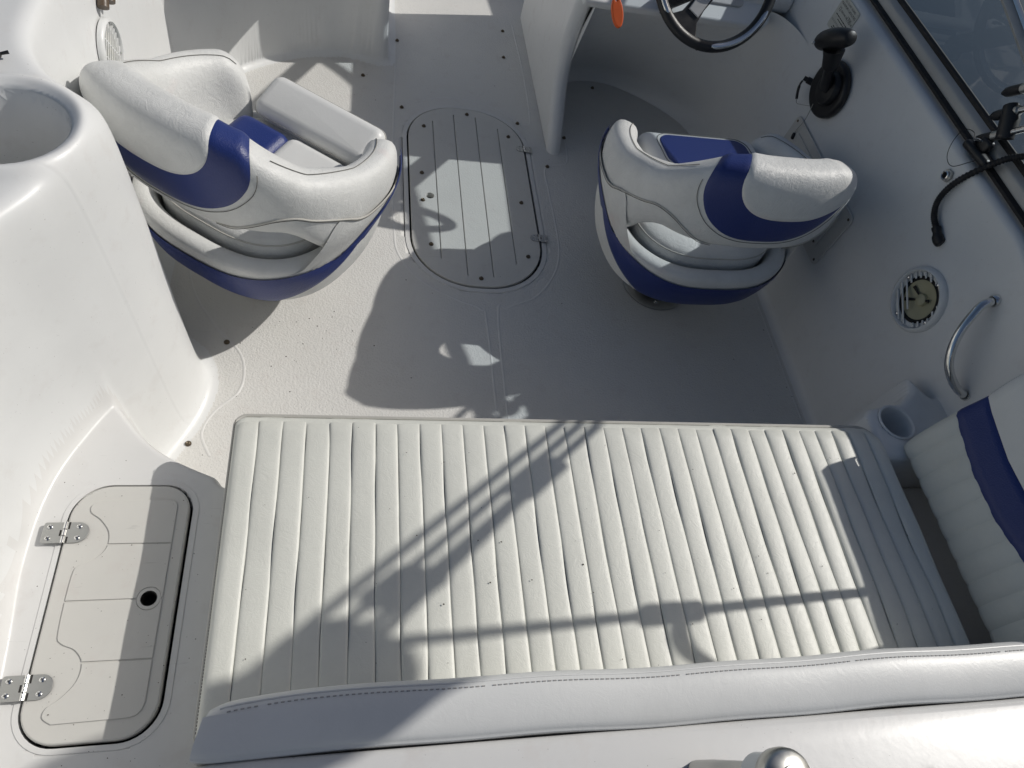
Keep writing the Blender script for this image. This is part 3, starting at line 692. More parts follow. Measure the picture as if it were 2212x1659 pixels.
# ------------------------------------------------------------------ helm seats
def build_seat(label, loc, rz, flipped, sd, dzb=0.0):
    st = thing('helm_seat', label, 'seat', loc, rz, 'bucket seats on pedestals')
    n_, a_, b_ = 2.5, 0.298, 0.285
    rad = lambda ph: (abs(math.cos(ph) / b_) ** n_ + abs(math.sin(ph) / a_) ** n_) ** (-1 / n_)
    def P(ph, off, z): r = rad(ph) + off; return Vector((r * math.sin(ph), -r * math.cos(ph), z))
    ZR = 0.318                                    # rim of the tub
    def off_z(z): return -0.024 - 0.034 * max(0, (ZR - z) / 0.14) ** 1.8
    # tub
    NPH = 96; rows = []
    prof_t = [(z, off_z(z)) for z in np.linspace(0.186, ZR - 0.012, 12)] + [(ZR - 0.004, -0.027), (ZR + 0.002, -0.034), (ZR + 0.004, -0.048), (ZR + 0.001, -0.064), (ZR - 0.008, -0.072), (ZR - 0.03, -0.076), (ZR - 0.09, -0.080)]
    for z, of in [(0.184, -0.25)] + prof_t: rows.append([P(2 * math.pi * k / NPH, of, z) for k in range(NPH)])
    V, Fq = grid(rows, False, True); mk('seat_shell', V, [tuple(reversed(f)) for f in Fq], M['vinyl'], st, sharp=0)
    # seat cushion
    rows = []
    for of, z in ((-0.086, 0.23), (-0.084, 0.300), (-0.084, 0.324), (-0.088, 0.340), (-0.100, 0.349), (-0.13, 0.356), (-0.18, 0.361), (-0.24, 0.363), (-0.277, 0.363)):
        rows.append([P(2 * math.pi * k / NPH, of, z + 0.006 * math.cos(2 * math.pi * k / NPH) * 0) for k in range(NPH)])
    V, Fq = grid(rows, False, True); cu = mk('seat_cushion', V, [tuple(reversed(f)) for f in Fq], M['vinyl'], st, sharp=0)
    mk('piping', *tube([P(2 * math.pi * k / NPH, -0.0865, 0.338) for k in range(NPH)], 0.0022, 6, closed=True), M['piping'], cu)
    # wrap-around back and arms
    PM = R_(136)
    def sect(ph):
        d = abs(math.degrees(ph))
        zt = float(np.interp(d, (0, 26, 36, 60, 90, 115, 126, 136), (.690, .690, .676, .582, .518, .494, .484, .464))) + dzb * (1 - float(sstep(30, 80, d)))
        zb = 0.448 - 0.19 * float(sstep(46, 88, d))
        th = 0.100 - 0.012 * float(sstep(40, 100, d))
        lean = 0.02 + 0.04 * float(sstep(40, 115, d))
        e = max(0.0, (d - 122) / 14); c = math.sqrt(max(0.0, 1 - min(1, e) ** 2.2))
        return zb, zt, th, lean, c
    tt_ = np.linspace(0, 2 * math.pi, 1441); ex_ = 2 / 3.2
    sy_ = np.sign(np.cos(tt_)) * np.abs(np.cos(tt_)) ** ex_; sz_ = np.sign(np.sin(tt_)) * np.abs(np.sin(tt_)) ** ex_
    sl_ = np.concatenate([[0], np.cumsum(np.hypot(np.diff(sy_) * 0.05, np.diff(sz_) * 0.115))]); sl_ *= 2 * math.pi / sl_[-1]
    def back(ph, al, lift=0.0):
        zb, zt, th, lean, c = sect(ph)
        am = al % (2 * math.pi); ny0, nz0 = float(np.interp(am, sl_, sy_)), float(np.interp(am, sl_, sz_))
        hh = (zt - zb) / 2; zc = (zt + zb) / 2
        y_ = ny0 * (th / 2) * (0.35 + 0.65 * c); z_ = nz0 * hh * (0.25 + 0.75 * c)
        z = zc + z_
        off = lean * max(0.0, z - 0.40) + 0.004 - th / 2 + y_
        if z < 0.42: off += -0.024 * (1 - float(sstep(ZR - 0.01, 0.42, z)))
        if z < ZR: off += off_z(z) + 0.024
        p = P(ph, off, z)
        if lift:
            p1 = back(ph + 0.01, al); p2 = back(ph, al + 0.02); nn = (p1 - p).cross(p2 - p)
            if nn.length > 1e-12: p = p + nn.normalized() * lift
        return p
    NB, NA = 120, 40; rows = []
    for i in range(NB + 1):
        ph = -PM + 2 * PM * i / NB; rows.append([back(ph, 2 * math.pi * k / NA) for k in range(NA)])
    V, Fq = grid(rows, False, True); V = list(map(tuple, V))
    c0 = len(V); V += [tuple(sum((Vector(q) for q in rows[0]), Vector()) / NA), tuple(sum((Vector(q) for q in rows[-1]), Vector()) / NA)]
    for k in range(NA): Fq += [(c0, (k + 1) % NA, k), (c0 + 1, NB * NA + k, NB * NA + (k + 1) % NA)]
    mk('backrest', V, [tuple(reversed(f)) for f in Fq], M['vinyl'], st, sharp=0)
    sgn = 1.0
    t0 = back(0.0, 0.0, 0.01) - back(0.0, 0.0); sgn = 1.0 if t0.y < 0 else -1.0
    def patch(name, ph0, ph1, al0, alb, lift, mat, parent, nu=44, nv=30, edge=0.006):
        rows = []
        for i in range(nu + 1):
            q = math.sin(math.pi / 2 * (-1 + 2 * i / nu)); row = []
            ab = alb(q); a0 = al0(q)
            for j in range(nv + 1):
                s = j / nv; al = a0 + (ab - a0) * s
                de = min(1 - abs(q), s, 1 - s); lf = lift * (min(1, de / 0.07) ** 0.5 if de < 0.07 else 1)
                row.append(back(sd * (ph0 + (ph1 - ph0) * (q + 1) / 2), al, sgn * max(lf, lift * 0.15)))
            rows.append(row)
        V, Fq = grid(rows); return mk(name, V, Fq if sd > 0 else [tuple(reversed(f)) for f in Fq], mat, parent, sharp=0)
    # blue U-shaped trim and the white head pad lying in it
    alb_b = lambda q: R_(58 - 101 * (max(0.0, 1 - abs(q) ** 2.8)) ** 0.5)
    alb_w = lambda q: R_(66 - 66 * (max(0.0, 1 - abs(q) ** 2.8)) ** 0.5)
    patch('blue_trim', R_(-36), R_(39), lambda q: R_(118), alb_b, 0.0028, M['blue'], st)
    patch('head_pad', R_(-37.5), R_(26), lambda q: R_(128), alb_w, 0.0075, M['vinyl'], st)
    def seam(path, parent, r=0.0016, mat='thread', lift=0.0014):
        mk('seam', *tube([back(ph, al, sgn * lift) for ph, al in path], r, 5), M[mat], parent)
    # seams: around the trim and along the arms
    bt = [(sd * R_(1.5 + 39.5 * q), alb_b(q) - R_(4)) for q in np.sin(np.linspace(-math.pi / 2, math.pi / 2, 80))]
    seam(bt, st, 0.0008)
    for s in (-1, 1):
        top = [(s * R_(d), R_(a)) for d, a in zip(np.linspace(46, 130, 30), np.linspace(84, 100, 30))]
        seam(top, st, 0.0009)
    # blue swoosh low on the tub that climbs to the arm tips
    def shell(ph, z, lift):
        d = abs(math.degrees(ph)); 
        of = off_z(z) if z < ZR else 0.0
        k = float(sstep(44, 90, d)); zb, zt, th, lean, c = sect(ph)
        if z >= ZR: of = (lean * max(0, z - .40) + 0.004) - 0.024 * (1 - float(sstep(ZR - 0.01, 0.42, z)))
        return P(ph, of + lift + 0.0042 * k, z)
    for s in (-1, 1):
        rows = []
        for i in range(41):
            dg = 50 + 84.5 * i / 40; zb, zt, th, lean, c = sect(R_(dg)); zc = (zb + zt) / 2
            zmx = ZR - 0.012 + (zc + 0.03 - ZR + 0.012) * float(sstep(50, 74, dg)) ** 1.5
            row = []
            for k in range(25):
                z = 0.188 + (zmx - 0.188) * k / 24; lf = 0.0016 * min(1, (24 - k) / 3, (40 - i) / 2 + 0.2)
                row.append(shell(s * R_(dg), z, lf - (0.012 * max(0, (dg - 126) / 8.5) ** 2)))
            rows.append(row)
        run = [back(s * R_(d_), R_(a_), sgn * 0.0012) for d_, a_ in zip(np.linspace(22, 66, 18), -74 + 80 * sstep(0, 1, np.linspace(0, 1, 18)) ** 0.8)]
        run += [Vector(r_[-1]) + (Vector(r_[-1]) - Vector((0, 0, r_[-1][2]))).normalized() * 0.0016 for r_ in rows[12:38]]
        run = [Vector(p_) for p_ in smooth_path(run[::3] + [run[-1]], 4)]
        mk('piping', *tube(run, 0.0019, 6), M['piping'], st); mk('seam', *tube([p_ + Vector((0, 0, -0.0045)) for p_ in run], 0.0008, 5), M['thread'], st)
        V, Fq = grid(rows); mk('side_panel', V, Fq if s < 0 else [tuple(reversed(f)) for f in Fq], M['vinyl'], st, sharp=0)
    rows = []
    for i in range(121):
        dg = -131 + 262 * i / 120; d = abs(dg)
        zc_hi = 0.286 + 0.026 * float(sstep(20, 70, d)) + 0.122 * float(sstep(62, 133, d)); zlo = 0.190 + 0.224 * max(0.0, (d - 44) / 87)
        wdt = max(0.008, zc_hi - zlo)
        rows.append([shell(R_(dg), zc_hi - wdt * s_ / 6, 0.0066 if 0 < s_ < 6 else 0.0040) for s_ in range(7)])
    V, Fq = grid(rows); mk('blue_swoosh', V, [tuple(reversed(f)) for f in Fq], M['blue'], st, sharp=0)
    # front bolster
    if flipped:
        m = Matrix.Translation((0.022, 0.205, 0.388)) @ Matrix.Rotation(R_(22), 4, 'X')
        mk('flip_bolster', *rounded_box(0.335, 0.12, 0.072, 0.028, 6, m), M['vinyl_clean'], st)
        for zz in (0.012,):
            pts = [m @ Vector((x, y, zz)) for x, y in rrect(-0.1682, -0.0607, 0.1682, 0.0607, 0.029, 6)]
            mk('seam', *tube(pts, 0.0018, 5, closed=True), M['piping'], st)
        # blue insert of the seat cushion behind it
        mk('blue_insert', *rounded_box(0.15, 0.19, 0.07, 0.03, 5, Matrix.Translation((-0.075, 0.03, 0.352)) @ Matrix.Rotation(R_(6), 4, 'X')), M['blue'], cu)
        mk('white_insert', *rounded_box(0.22, 0.20, 0.06, 0.028, 5, Matrix.Translation((0.100, 0.03, 0.356)) @ Matrix.Rotation(R_(6), 4, 'X')), M['vinyl_clean'], cu)
    else:
        m = Matrix.Translation((0.0, 0.085, 0.412)) @ Matrix.Rotation(R_(-4), 4, 'X')
        mk('flip_bolster', *rounded_box(0.375, 0.20, 0.10, 0.042, 7, m), M['vinyl_clean'], st)
        lp = rrect(-0.135, -0.075, 0.135, 0.062, 0.035, 6)
        bo = plate('blue_insert', [lp], 0.0475, 0.0525, M['blue'], st, m, 0.002, 2)
        mk('seam', *tube([m @ Vector((x, y, 0.0508)) for x, y in rrect(-0.143, -0.083, 0.143, 0.07, 0.04, 6)], 0.001, 5, closed=True), M['thread'], st)
    # pedestal
    mk('base_plate', *lathe([(0.104, 0.0), (0.104, 0.005), (0.096, 0.010), (0.06, 0.016), (0.055, 0.03), (0.0, 0.03)], 40), M['brushed'], st)
    for k in range(6):
        a, b = MB(), MB(); an = k * math.pi / 3 + 0.3; screw_head(a, b, Matrix.Translation((0.082 * math.cos(an), 0.082 * math.sin(an), 0.0115)), 0.006); a.add(b.V, b.F); a.build('bolt', M['steel'], st)
    mk('pedestal', *lathe([(0.038, 0.02), (0.036, 0.10), (0.034, 0.158), (0.06, 0.164), (0.085, 0.170), (0.085, 0.188), (0.0, 0.188)], 32), M['black'], st)
    return st
seat_p = build_seat('white bucket seat with blue trim turned towards starboard beside the round-well moulding', (-0.208, 1.380, 0.001), R_(-34), True, 1, -0.018)
seat_s = build_seat('white bucket seat with blue trim facing the steering wheel', (0.966, 1.430, 0.001), R_(3), False, -1)

# ------------------------------------------------------------------ starboard side fittings
# speaker with a broken grille
def speaker(name, label, mw, broken):
    t = thing(name, label, 'speaker'); t.matrix_world = mw
    mk('rim', *lathe([(0.083, 0.0), (0.083, 0.007), (0.080, 0.014), (0.074, 0.0165), (0.071, 0.0125), (0.0705, 0.004), (0.060, 0.0035), (0.058, 0.001)], 56), M['white_plastic'], t, sharp=50)
    mk('cone', *lathe([(0.060, 0.0015), (0.055, 0.0012), (0.052, 0.001), (0.047, -0.001), (0.030, -0.006), (0.016, -0.010), (0.0145, -0.002), (0.011, 0.001), (0.0, 0.002)], 48), M['cone'], t)
    mk('surround', *lathe([(0.0605, 0.002), (0.058, 0.0045), (0.0535, 0.0042), (0.050, 0.0012)], 48), M['rubber'], t)
    for k in range(4):
        an = R_(20 + 90 * k); a, b = MB(), MB(); screw_head(a, b, Matrix.Translation((0.0665 * math.cos(an), 0.0665 * math.sin(an), 0.0095)), 0.0045); a.add(b.V, b.F); a.build('screw', M['steel'], t)
    if broken:
        for an, L in ((200, 0.040), (255, 0.046), (70, 0.03)):
            d_ = Vector((math.cos(R_(an)), math.sin(R_(an)), 0)); mk('cone_mark', *tube([d_ * 0.012 + Vector((0, 0, -0.004)), d_ * (L * .7) + Vector((0, 0, -0.002)), d_ * L + Vector((0, 0, 0.001))], [(0.0022, 0.001), (0.0035, 0.001), (0.005, 0.001)], 8, flat=(0, 0, 1)), M['dark'], t)
    ys = np.linspace(-0.058, 0.058, 9)
    for y in ys:
        L = math.sqrt(0.070 ** 2 - y ** 2)
        segs = [(-L, L)]
        if broken:
            if y > -0.045: segs = [(-L, -L + 0.016 + 0.012 * random.random()), (L - 0.010 - 0.008 * random.random(), L)]
            if -0.050 < y < -0.02: segs = [(-L, 0.30 * L)] if y > -0.03 else [(-L, L)]
        for s0, s1 in segs:
            m = Matrix.Translation(((s0 + s1) / 2, y, 0.0085)) @ Matrix.Rotation(R_(25), 4, 'X')
            mk('grille_slat', *rounded_box(max(s1 - s0, 0.008), 0.0062, 0.0036, 0.0012, 1, m), M['white_plastic'], t)
    if not broken:
        mk('grille_bar', *rounded_box(0.005, 0.13, 0.004, 0.0014, 1, Matrix.Translation((0.012, 0, 0.008))), M['white_plastic'], t)
        mk('grille_bar', *rounded_box(0.005, 0.13, 0.004, 0.0014, 1, Matrix.Translation((-0.03, 0, 0.008))), M['white_plastic'], t)
    return t
spk_m = on_wall(1.003, 0.482, -0.001)
speaker('speaker', 'white round speaker with a broken grille on the shaded side wall', spk_m @ Matrix.Rotation(R_(-28), 4, 'Z'), True)
if True:   # dark print marks on the exposed cone
    pass
port_m = frame((-0.523, 1.515, 0.535), (0, 1, 0), (-0.05, 0, 1))
speaker('speaker', 'white round speaker with a whole grille behind the turned seat', port_m @ Matrix.Rotation(R_(35), 4, 'Z') @ Matrix.Scale(0.80, 4), False)

# grab rail
gr = thing('grab_rail', 'curved polished steel grab rail on the side wall', 'grab rail', (1.40, 0.80, 0.55))
pts = smooth_path([(1.408, 0.872, 0.640), (1.375, 0.866, 0.628), (1.356, 0.850, 0.603), (1.342, 0.830, 0.572), (1.335, 0.805, 0.540), (1.340, 0.780, 0.510), (1.356, 0.754, 0.488), (1.378, 0.735, 0.474), (1.405, 0.727, 0.468)], 6)
mo = Matrix.Translation((-1.40, -0.80, -0.55))
mk('rail', *tube([mo @ p for p in pts], 0.0098, 16), M['steel'], gr)
for e, d in ((pts[0], pts[1] - pts[0]), (pts[-1], pts[-2] - pts[-1])): mk('end_ferrule', *lathe([(0.0135, 0), (0.0135, 0.012), (0.012, 0.014)], 20, mo @ axis_m(e, d)), M['steel'], gr)

# cup holder
ch = thing('cup_holder', 'recessed white cup holder beside the bench cushion', 'cup holder', (1.238, 0.690, 0.405))
mk('cup', *lathe([(0.046, 0.0004), (0.0455, 0.003), (0.043, 0.0042), (0.0405, 0.003), (0.0395, -0.002), (0.037, -0.078), (0.0, -0.079)], 44), M['gel'], ch, sharp=60)

# access panel low on the side wall
ap = thing('access_panel', 'cream access panel on the wall behind the steering seat', 'panel'); ap.matrix_world = on_wall(1.575, 0.332, 0.001)
plate('panel_frame', [rrect(-0.237, -0.097, 0.237, 0.097, 0.018, 5)], 0, 0.006, M['hatch'], ap, None, 0.0025, 2)
plate('panel_lid', [rrect(-0.19, -0.065, 0.19, 0.068, 0.014, 5)], 0.006, 0.010, M['hatch'], ap, None, 0.0018, 2)
for x, y in ((-0.222, 0.082), (0.222, 0.082), (-0.222, -0.082), (0.222, -0.082), (0.176, -0.052), (0.176, 0.055)):
    a, b = MB(), MB(); screw_head(a, b, Matrix.Translation((x, y, 0.006 if abs(x) > .2 else 0.010)), 0.0042); a.add(b.V, b.F); a.build('screw', M['brass'], ap)

# throttle control
th = thing('throttle_control', 'black throttle lever and housing on the side wall', 'throttle'); th.matrix_world = on_wall(1.765, 0.553, 0.0)
el = [(0.088 * math.cos(a) + 0.010, 0.080 * math.sin(a) + 0.003) for a in np.linspace(0, 2 * math.pi, 49)[:-1]]
plate('housing', [el], 0.0, 0.024, M['black'], th, None, 0.010, 4)
mk('hub', *lathe([(0.048, 0.02), (0.048, 0.034), (0.043, 0.042), (0.024, 0.046), (0.0, 0.046)], 36, Matrix.Translation((0.026, 0.014, 0))), M['black'], th)
mk('hub_mark', *tube([(0.018, 0.008, 0.0465), (0.034, 0.022, 0.0465)], (0.0012, 0.0006), 6), M['brushed'], th)
arm = smooth_path([(0.026, 0.014, 0.044), (0.029, 0.040, 0.056), (0.032, 0.068, 0.070), (0.032, 0.092, 0.080)], 6)
mk('lever_arm', *tube(arm, [(0.024 - 0.004 * i / 18, 0.013) for i in range(len(arm))], 14), M['black'], th)
mk('lever_sleeve', *tube(smooth_path([(0.032, 0.078, 0.075), (0.031, 0.100, 0.084), (0.026, 0.125, 0.093)], 5), [0.021, 0.023, 0.0235, 0.024, 0.0245, 0.025, 0.0255, 0.0265, 0.028, 0.029, 0.030], 14), M['black'], th)
gpth = smooth_path([(-0.036, 0.108, 0.100), (-0.026, 0.116, 0.101), (-0.010, 0.130, 0.102), (0.010, 0.145, 0.102), (0.030, 0.160, 0.101), (0.050, 0.174, 0.099), (0.066, 0.184, 0.097)], 4)
rr_ = [0.011 + 0.018 * math.sin(math.pi * min(1, (i / 24) * 0.95 + 0.03)) ** 0.5 for i in range(len(gpth))]
mk('grip', *tube(gpth, [(a * 1.0, a * 1.15) for a in rr_], 18), M['black'], th, sharp=60)
for q in ((-0.040, 0.100, 0.124), (-0.032, 0.104, 0.130), (-0.022, 0.110, 0.136)): mk('trim_button', *lathe([(0.004, -0.006), (0.004, 0.001), (0.003, 0.002), (0, 0.002)], 10, Matrix.Translation(q)), M['white_plastic'], th)
mk('kill_switch', *lathe([(0.010, 0.0), (0.010, 0.022), (0.007, 0.024), (0.007, 0.034), (0.0, 0.034)], 16, Matrix.Translation((-0.078, -0.035, 0.006)) @ Matrix.Rotation(R_(-35), 4, 'Y')), M['black'], th)
mk('clip', *tube(smooth_path([(-0.098, -0.045, 0.032), (-0.098, -0.056, 0.033), (-0.088, -0.072, 0.034), (-0.070, -0.090, 0.034)], 4), [0.003] * 6 + [0.0042] * 7, 8), M['black'], th)
# lanyard
ly = thing('lanyard_cord', 'thin grey cord hanging from the throttle to the access panel', 'cord', (1.36, 1.76, 0.5))
mo = Matrix.Translation((-1.36, -1.76, -0.5)); tm = th.matrix_world
c = [tm @ Vector(q) for q in ((-0.070, -0.090, 0.034), (-0.050, -0.092, 0.040), (-0.025, -0.080, 0.042), (0.0, -0.065, 0.030))]
d = [tm @ Vector(q) for q in ((0.020, -0.045, 0.04), (0.018, -0.085, 0.03), (0.010, -0.115, 0.022), (0.0, -0.145, 0.018), (-0.004, -0.165, 0.016))]
mb = MB(); mb.add(*tube([mo @ p for p in smooth_path(c, 5)], 0.0009, 5)); mb.add(*tube([mo @ p for p in smooth_path(d, 5)], 0.0011, 5)); mb.build('cord', M['cord'], ly)
mk('bead_end', *lathe([(0.004, 0), (0.006, 0.006), (0.006, 0.016), (0.003, 0.02), (0, 0.02)], 10, mo @ axis_m(d[-1], (0, -0.4, -1))), M['black'], ly)

# capacity plate
cp = thing('capacity_plate', 'small printed capacity plate above the throttle grip', 'plate'); cp.matrix_world = on_wall(1.905, 0.690, 0.0008)
plate('plate', [rrect(-0.056, -0.048, 0.056, 0.046, 0.007, 4)], 0, 0.0012, M['plate'], cp)
def text(body, size, x, y, parent, mat='ink', z=0.0014, align='CENTER', sx=1.0):
    cu = bpy.data.curves.new('text', 'FONT'); cu.body = body; cu.size = size; cu.align_x = align; cu.align_y = 'CENTER'; cu.extrude = 0.0001; cu.resolution_u = 2
    ob = bpy.data.objects.new('t', cu); COL.objects.link(ob); me = bpy.data.meshes.new_from_object(ob); bpy.data.objects.remove(ob); bpy.data.curves.remove(cu)
    me.transform(Matrix.Translation((x, y, z)) @ Matrix.Diagonal((sx, 1, 1, 1))); return link_mesh('lettering', me, M[mat], parent, sharp=0)
text('U.S. COAST GUARD', 0.0085, 0, 0.036, cp); text('MAXIMUM CAPACITIES', 0.0098, 0, 0.0255, cp)
text('12', 0.0165, -0.047, 0.0095, cp, align='LEFT', sx=0.9); text('PERSONS OR', 0.0075, -0.029, 0.0085, cp, align='LEFT'); text('1700', 0.0185, 0.012, 0.0095, cp, align='LEFT', sx=0.78); text('LBS', 0.0075, 0.043, 0.0075, cp, align='LEFT', sx=0.8)
for y, l in ((-0.006, 0.088), (-0.013, 0.046), (-0.0225, 0.10), (-0.0255, 0.10), (-0.0335, 0.05), (-0.0395, 0.06)):
    mb = MB(); xx = -l / 2
    while xx < l / 2:
        ww = (0.004 + 0.010 * random.random()) if l < 0.1 else l
        mb.add(*rounded_box(min(ww, l / 2 - xx), 0.0026 if l < 0.1 else 0.0006, 0.0002, 0.00005, 1, Matrix.Translation((xx + min(ww, l / 2 - xx) / 2, y, 0.0013)))); xx += ww + 0.0016
    mb.build('print_line', M['ink'], cp, sharp=0)
for x in (-0.05, 0.05): mk('rivet', *lathe([(0.0022, 0.001), (0.0016, 0.002), (0, 0.0022)], 10, Matrix.Translation((x, 0.0385, 0))), M['brushed'], cp)

# threaded socket and hose on the coaming
so = thing('socket_fitting', 'small chrome hex socket below the windscreen', 'fitting'); so.matrix_world = on_wall(1.212, 0.698, 0.0)
hexo = [(0.0155 * math.cos(R_(60 * k + 12)), 0.0155 * math.sin(R_(60 * k + 12))) for k in range(6)]
plate('hex_nut', [hexo, circle(0, 0, 0.0085, 20)], 0, 0.008, M['brushed'], so, None, 0.001, 1)
mk('collar', *lathe([(0.0105, 0.006), (0.0105, 0.013), (0.0085, 0.014), (0.0075, 0.013), (0.007, 0.004), (0.0, 0.004)], 24), M['steel'], so)
mk('bore', *lathe([(0.0068, 0.0045), (0.0, 0.0046)], 16), M['dark'], so)
ho = thing('flexible_hose', 'black ribbed hose hanging over the coaming', 'hose', (1.39, 1.15, 0.70))
mo = Matrix.Translation((-1.39, -1.15, -0.70))
pts = smooth_path([(1.452, 1.110, 0.868), (1.446, 1.122, 0.838), (1.428, 1.148, 0.800), (1.398, 1.172, 0.722), (1.388, 1.172, 0.664), (1.386, 1.146, 0.630), (1.390, 1.108, 0.614)], 32)
mk('ribbed_tube', *tube([mo @ p for p in pts], [0.0072 + 0.0012 * math.sin(i * 1.9) for i in range(len(pts))], 12), M['rubber'], ho, sharp=0)
mk('end_plug', *tube([mo @ p for p in smooth_path([(1.388, 1.118, 0.618), (1.390, 1.102, 0.610), (1.393, 1.090, 0.603), (1.397, 1.078, 0.602)], 4)], [0.0105, 0.011, 0.0105, 0.0095, 0.0105, 0.0125, 0.013, 0.013, 0.0135, 0.0135, 0.0135, 0.012, 0.008], 14), M['black'], ho)

# ------------------------------------------------------------------ windscreen
ws = thing('windscreen', 'tinted side windscreen with aluminium frame above the starboard wall', 'windscreen', (1.44, 1.7, 0.752))
mo = Matrix.Translation((-1.44, -1.7, -0.752))
line = [(1.432, 0.86, 0), (1.436, 1.0, 0), (1.441, 1.3, 0), (1.448, 1.8, 0), (1.446, 2.2, 0), (1.39, 2.52, 0), (1.25, 2.72, 0), (1.05, 2.80, 0), (0.74, 2.80, 0)]
ln = smooth_path(line, 8)
def hgt(p): return float(np.interp(p.y, (0.86, 1.0, 1.23, 1.5, 2.2, 2.8), (0.012, 0.05, 0.125, 0.19, 0.30, 0.33)))
def off_out(i):
    t = (ln[min(i + 1, len(ln) - 1)] - ln[max(i - 1, 0)]).normalized(); return Vector((t.y, -t.x, 0))
def strip(name, prof_, mat, zoff=0.758):
    rows = []
    for i, p in enumerate(ln):
        n = off_out(i); n = n if n.x > -0.2 else -n
        rows.append([mo @ (p + n * a + Vector((0, 0, zoff + b + (0.0 if p.y < 2.4 else -0.0)))) for a, b in prof_])
    V, Fq = grid(rows, False, True); return mk(name, V, Fq, mat, ws)
strip('base_rail', [(0.004, 0.0), (0.004, 0.030), (0.007, 0.036), (0.022, 0.046), (0.030, 0.043), (0.031, 0.0)], M['frame'])
strip('lower_gasket', [(-0.008, -0.001), (-0.008, 0.006), (-0.002, 0.010), (0.006, 0.010), (0.006, -0.001)], M['rubber'])
strip('glass_gasket', [(0.017, 0.042), (0.017, 0.052), (0.022, 0.056), (0.030, 0.054), (0.031, 0.038)], M['rubber'])
rows = []; tops = []
for i, p in enumerate(ln):
    n = off_out(i); n = n if n.x > -0.2 else -n; h = hgt(p)
    a = p + n * 0.024 + Vector((0, 0, 0.752 + 0.05)); b = p + n * (0.024 - 0.02 * h) + Vector((0, 0, 0.752 + 0.05 + h)); rows.append([mo @ a.lerp(b, k / 4) for k in range(5)]); tops.append(mo @ b)
V, Fq = grid(rows); mk('glass_pane', V, Fq, M['glass'], ws)
mk('top_rail', *tube(tops, (0.020, 0.013), 12), M['frame'], ws)
mk('top_bead', *tube([p + Vector((-0.004, 0, 0.014)) for p in tops], 0.007, 8), M['steel'], ws)
mk('end_post', *tube([mo @ Vector((0.735, 2.80, 0.58)), tops[-1] + Vector((0, 0, .015))], (0.022, 0.03), 10), M['frame'], ws)
mk('raked_post', *tube([mo @ Vector((0.712, 2.80, 0.645)), mo @ Vector((0.712, 2.28, 0.90))], (0.022, 0.026), 10), M['frame'], ws)

# ------------------------------------------------------------------ folded bimini frame
bm = thing('bimini_frame', 'folded steel bimini frame with black fittings by the windscreen', 'bimini frame', (1.42, 1.215, 0.79))
mo = Matrix.Translation((-1.42, -1.215, -0.79))
for k, (st_, mid_, en) in enumerate([((1.430, 1.235, 0.790), (1.425, 0.898, 1.187), (1.42, 0.606, 1.60)), ((1.434, 1.250, 0.845), (1.425, 0.911, 1.214), (1.42, 0.645, 1.60)), ((1.44, 1.275, 0.890), (1.425, 0.924, 1.241), (1.42, 0.690, 1.60)), ((1.43, 0.800, 1.325), (1.43, 0.79, 1.333), (1.43, 0.585, 1.60))]):
    s_, e_ = Vector(st_), Vector(en); d = (Vector(mid_) - s_).normalized(); d2 = (e_ - Vector(mid_)).normalized()
    cross = smooth_path([Vector(mid_), e_, e_ + d2 * 0.22, Vector((1.30, 0.42, 1.98)), Vector((1.05, 0.36, 2.10)), Vector((0.4, 0.33, 2.14)), Vector((-0.25, 0.36, 2.10)), Vector((-0.50, 0.42, 1.98)), Vector((-0.60, 0.62, 1.66)), Vector((-0.66, 1.22, 0.79))], 6)
    mk('bow_tube', *tube([mo @ p for p in [s_ + d * 0.02] + cross], 0.0078, 14), M['steel'], bm)
    if k < 3:
        mk('end_eye', *tube([mo @ (s_ - d * 0.022), mo @ (s_ - d * 0.010), mo @ s_, mo @ (s_ + d * 0.03)], [0.004, 0.0105, 0.0118, 0.0118], 14), M['black'], bm)
        mk('eye_collar', *tube([mo @ (s_ + d * 0.03), mo @ (s_ + d * 0.052)], 0.0112, 14), M['brushed'], bm)
base = Vector((1.430, 1.235, 0.790)); d = (Vector((1.425, 0.898, 1.187)) - base).normalized()
mk('jaw_slide', *tube([mo @ (base + d * 0.055 + Vector((0, -0.012, -0.004))), mo @ (base + d * 0.062 + Vector((0.002, 0.018, 0.020))), mo @ (base + d * 0.058 + Vector((0.005, 0.045, 0.042)))], [(0.018, 0.02), (0.020, 0.022), (0.015, 0.016)], 12), M['black'], bm, sharp=60)
mk('deck_hinge', *rounded_box(0.035, 0.085, 0.02, 0.008, 3, mo @ Matrix.Translation((1.420, 1.205, 0.772)) @ Matrix.Rotation(R_(8), 4, 'Z')), M['black'], bm)
mk('hinge_lug', *rounded_box(0.022, 0.036, 0.034, 0.008, 3, mo @ Matrix.Translation((1.426, 1.212, 0.790))), M['black'], bm)
mk('hinge_pin', *tube([mo @ Vector((1.398, 1.222, 0.795)), mo @ Vector((1.430, 1.214, 0.796))], 0.0042, 10), M['steel'], bm)
mk('pin_tether', *tube([mo @ p for p in smooth_path([(1.400, 1.222, 0.795), (1.402, 1.245, 0.800), (1.393, 1.262, 0.790), (1.384, 1.255, 0.760), (1.378, 1.232, 0.735), (1.382, 1.205, 0.730), (1.398, 1.190, 0.755), (1.408, 1.180, 0.775)], 6)], 0.0009, 6), M['rubber'], bm)
mk('strap_end', *tube([mo @ Vector((1.430, 1.06, 0.84)), mo @ Vector((1.443, 1.10, 0.842)), mo @ Vector((1.45, 1.13, 0.86))], (0.010, 0.003), 8), M['rubber'], bm)
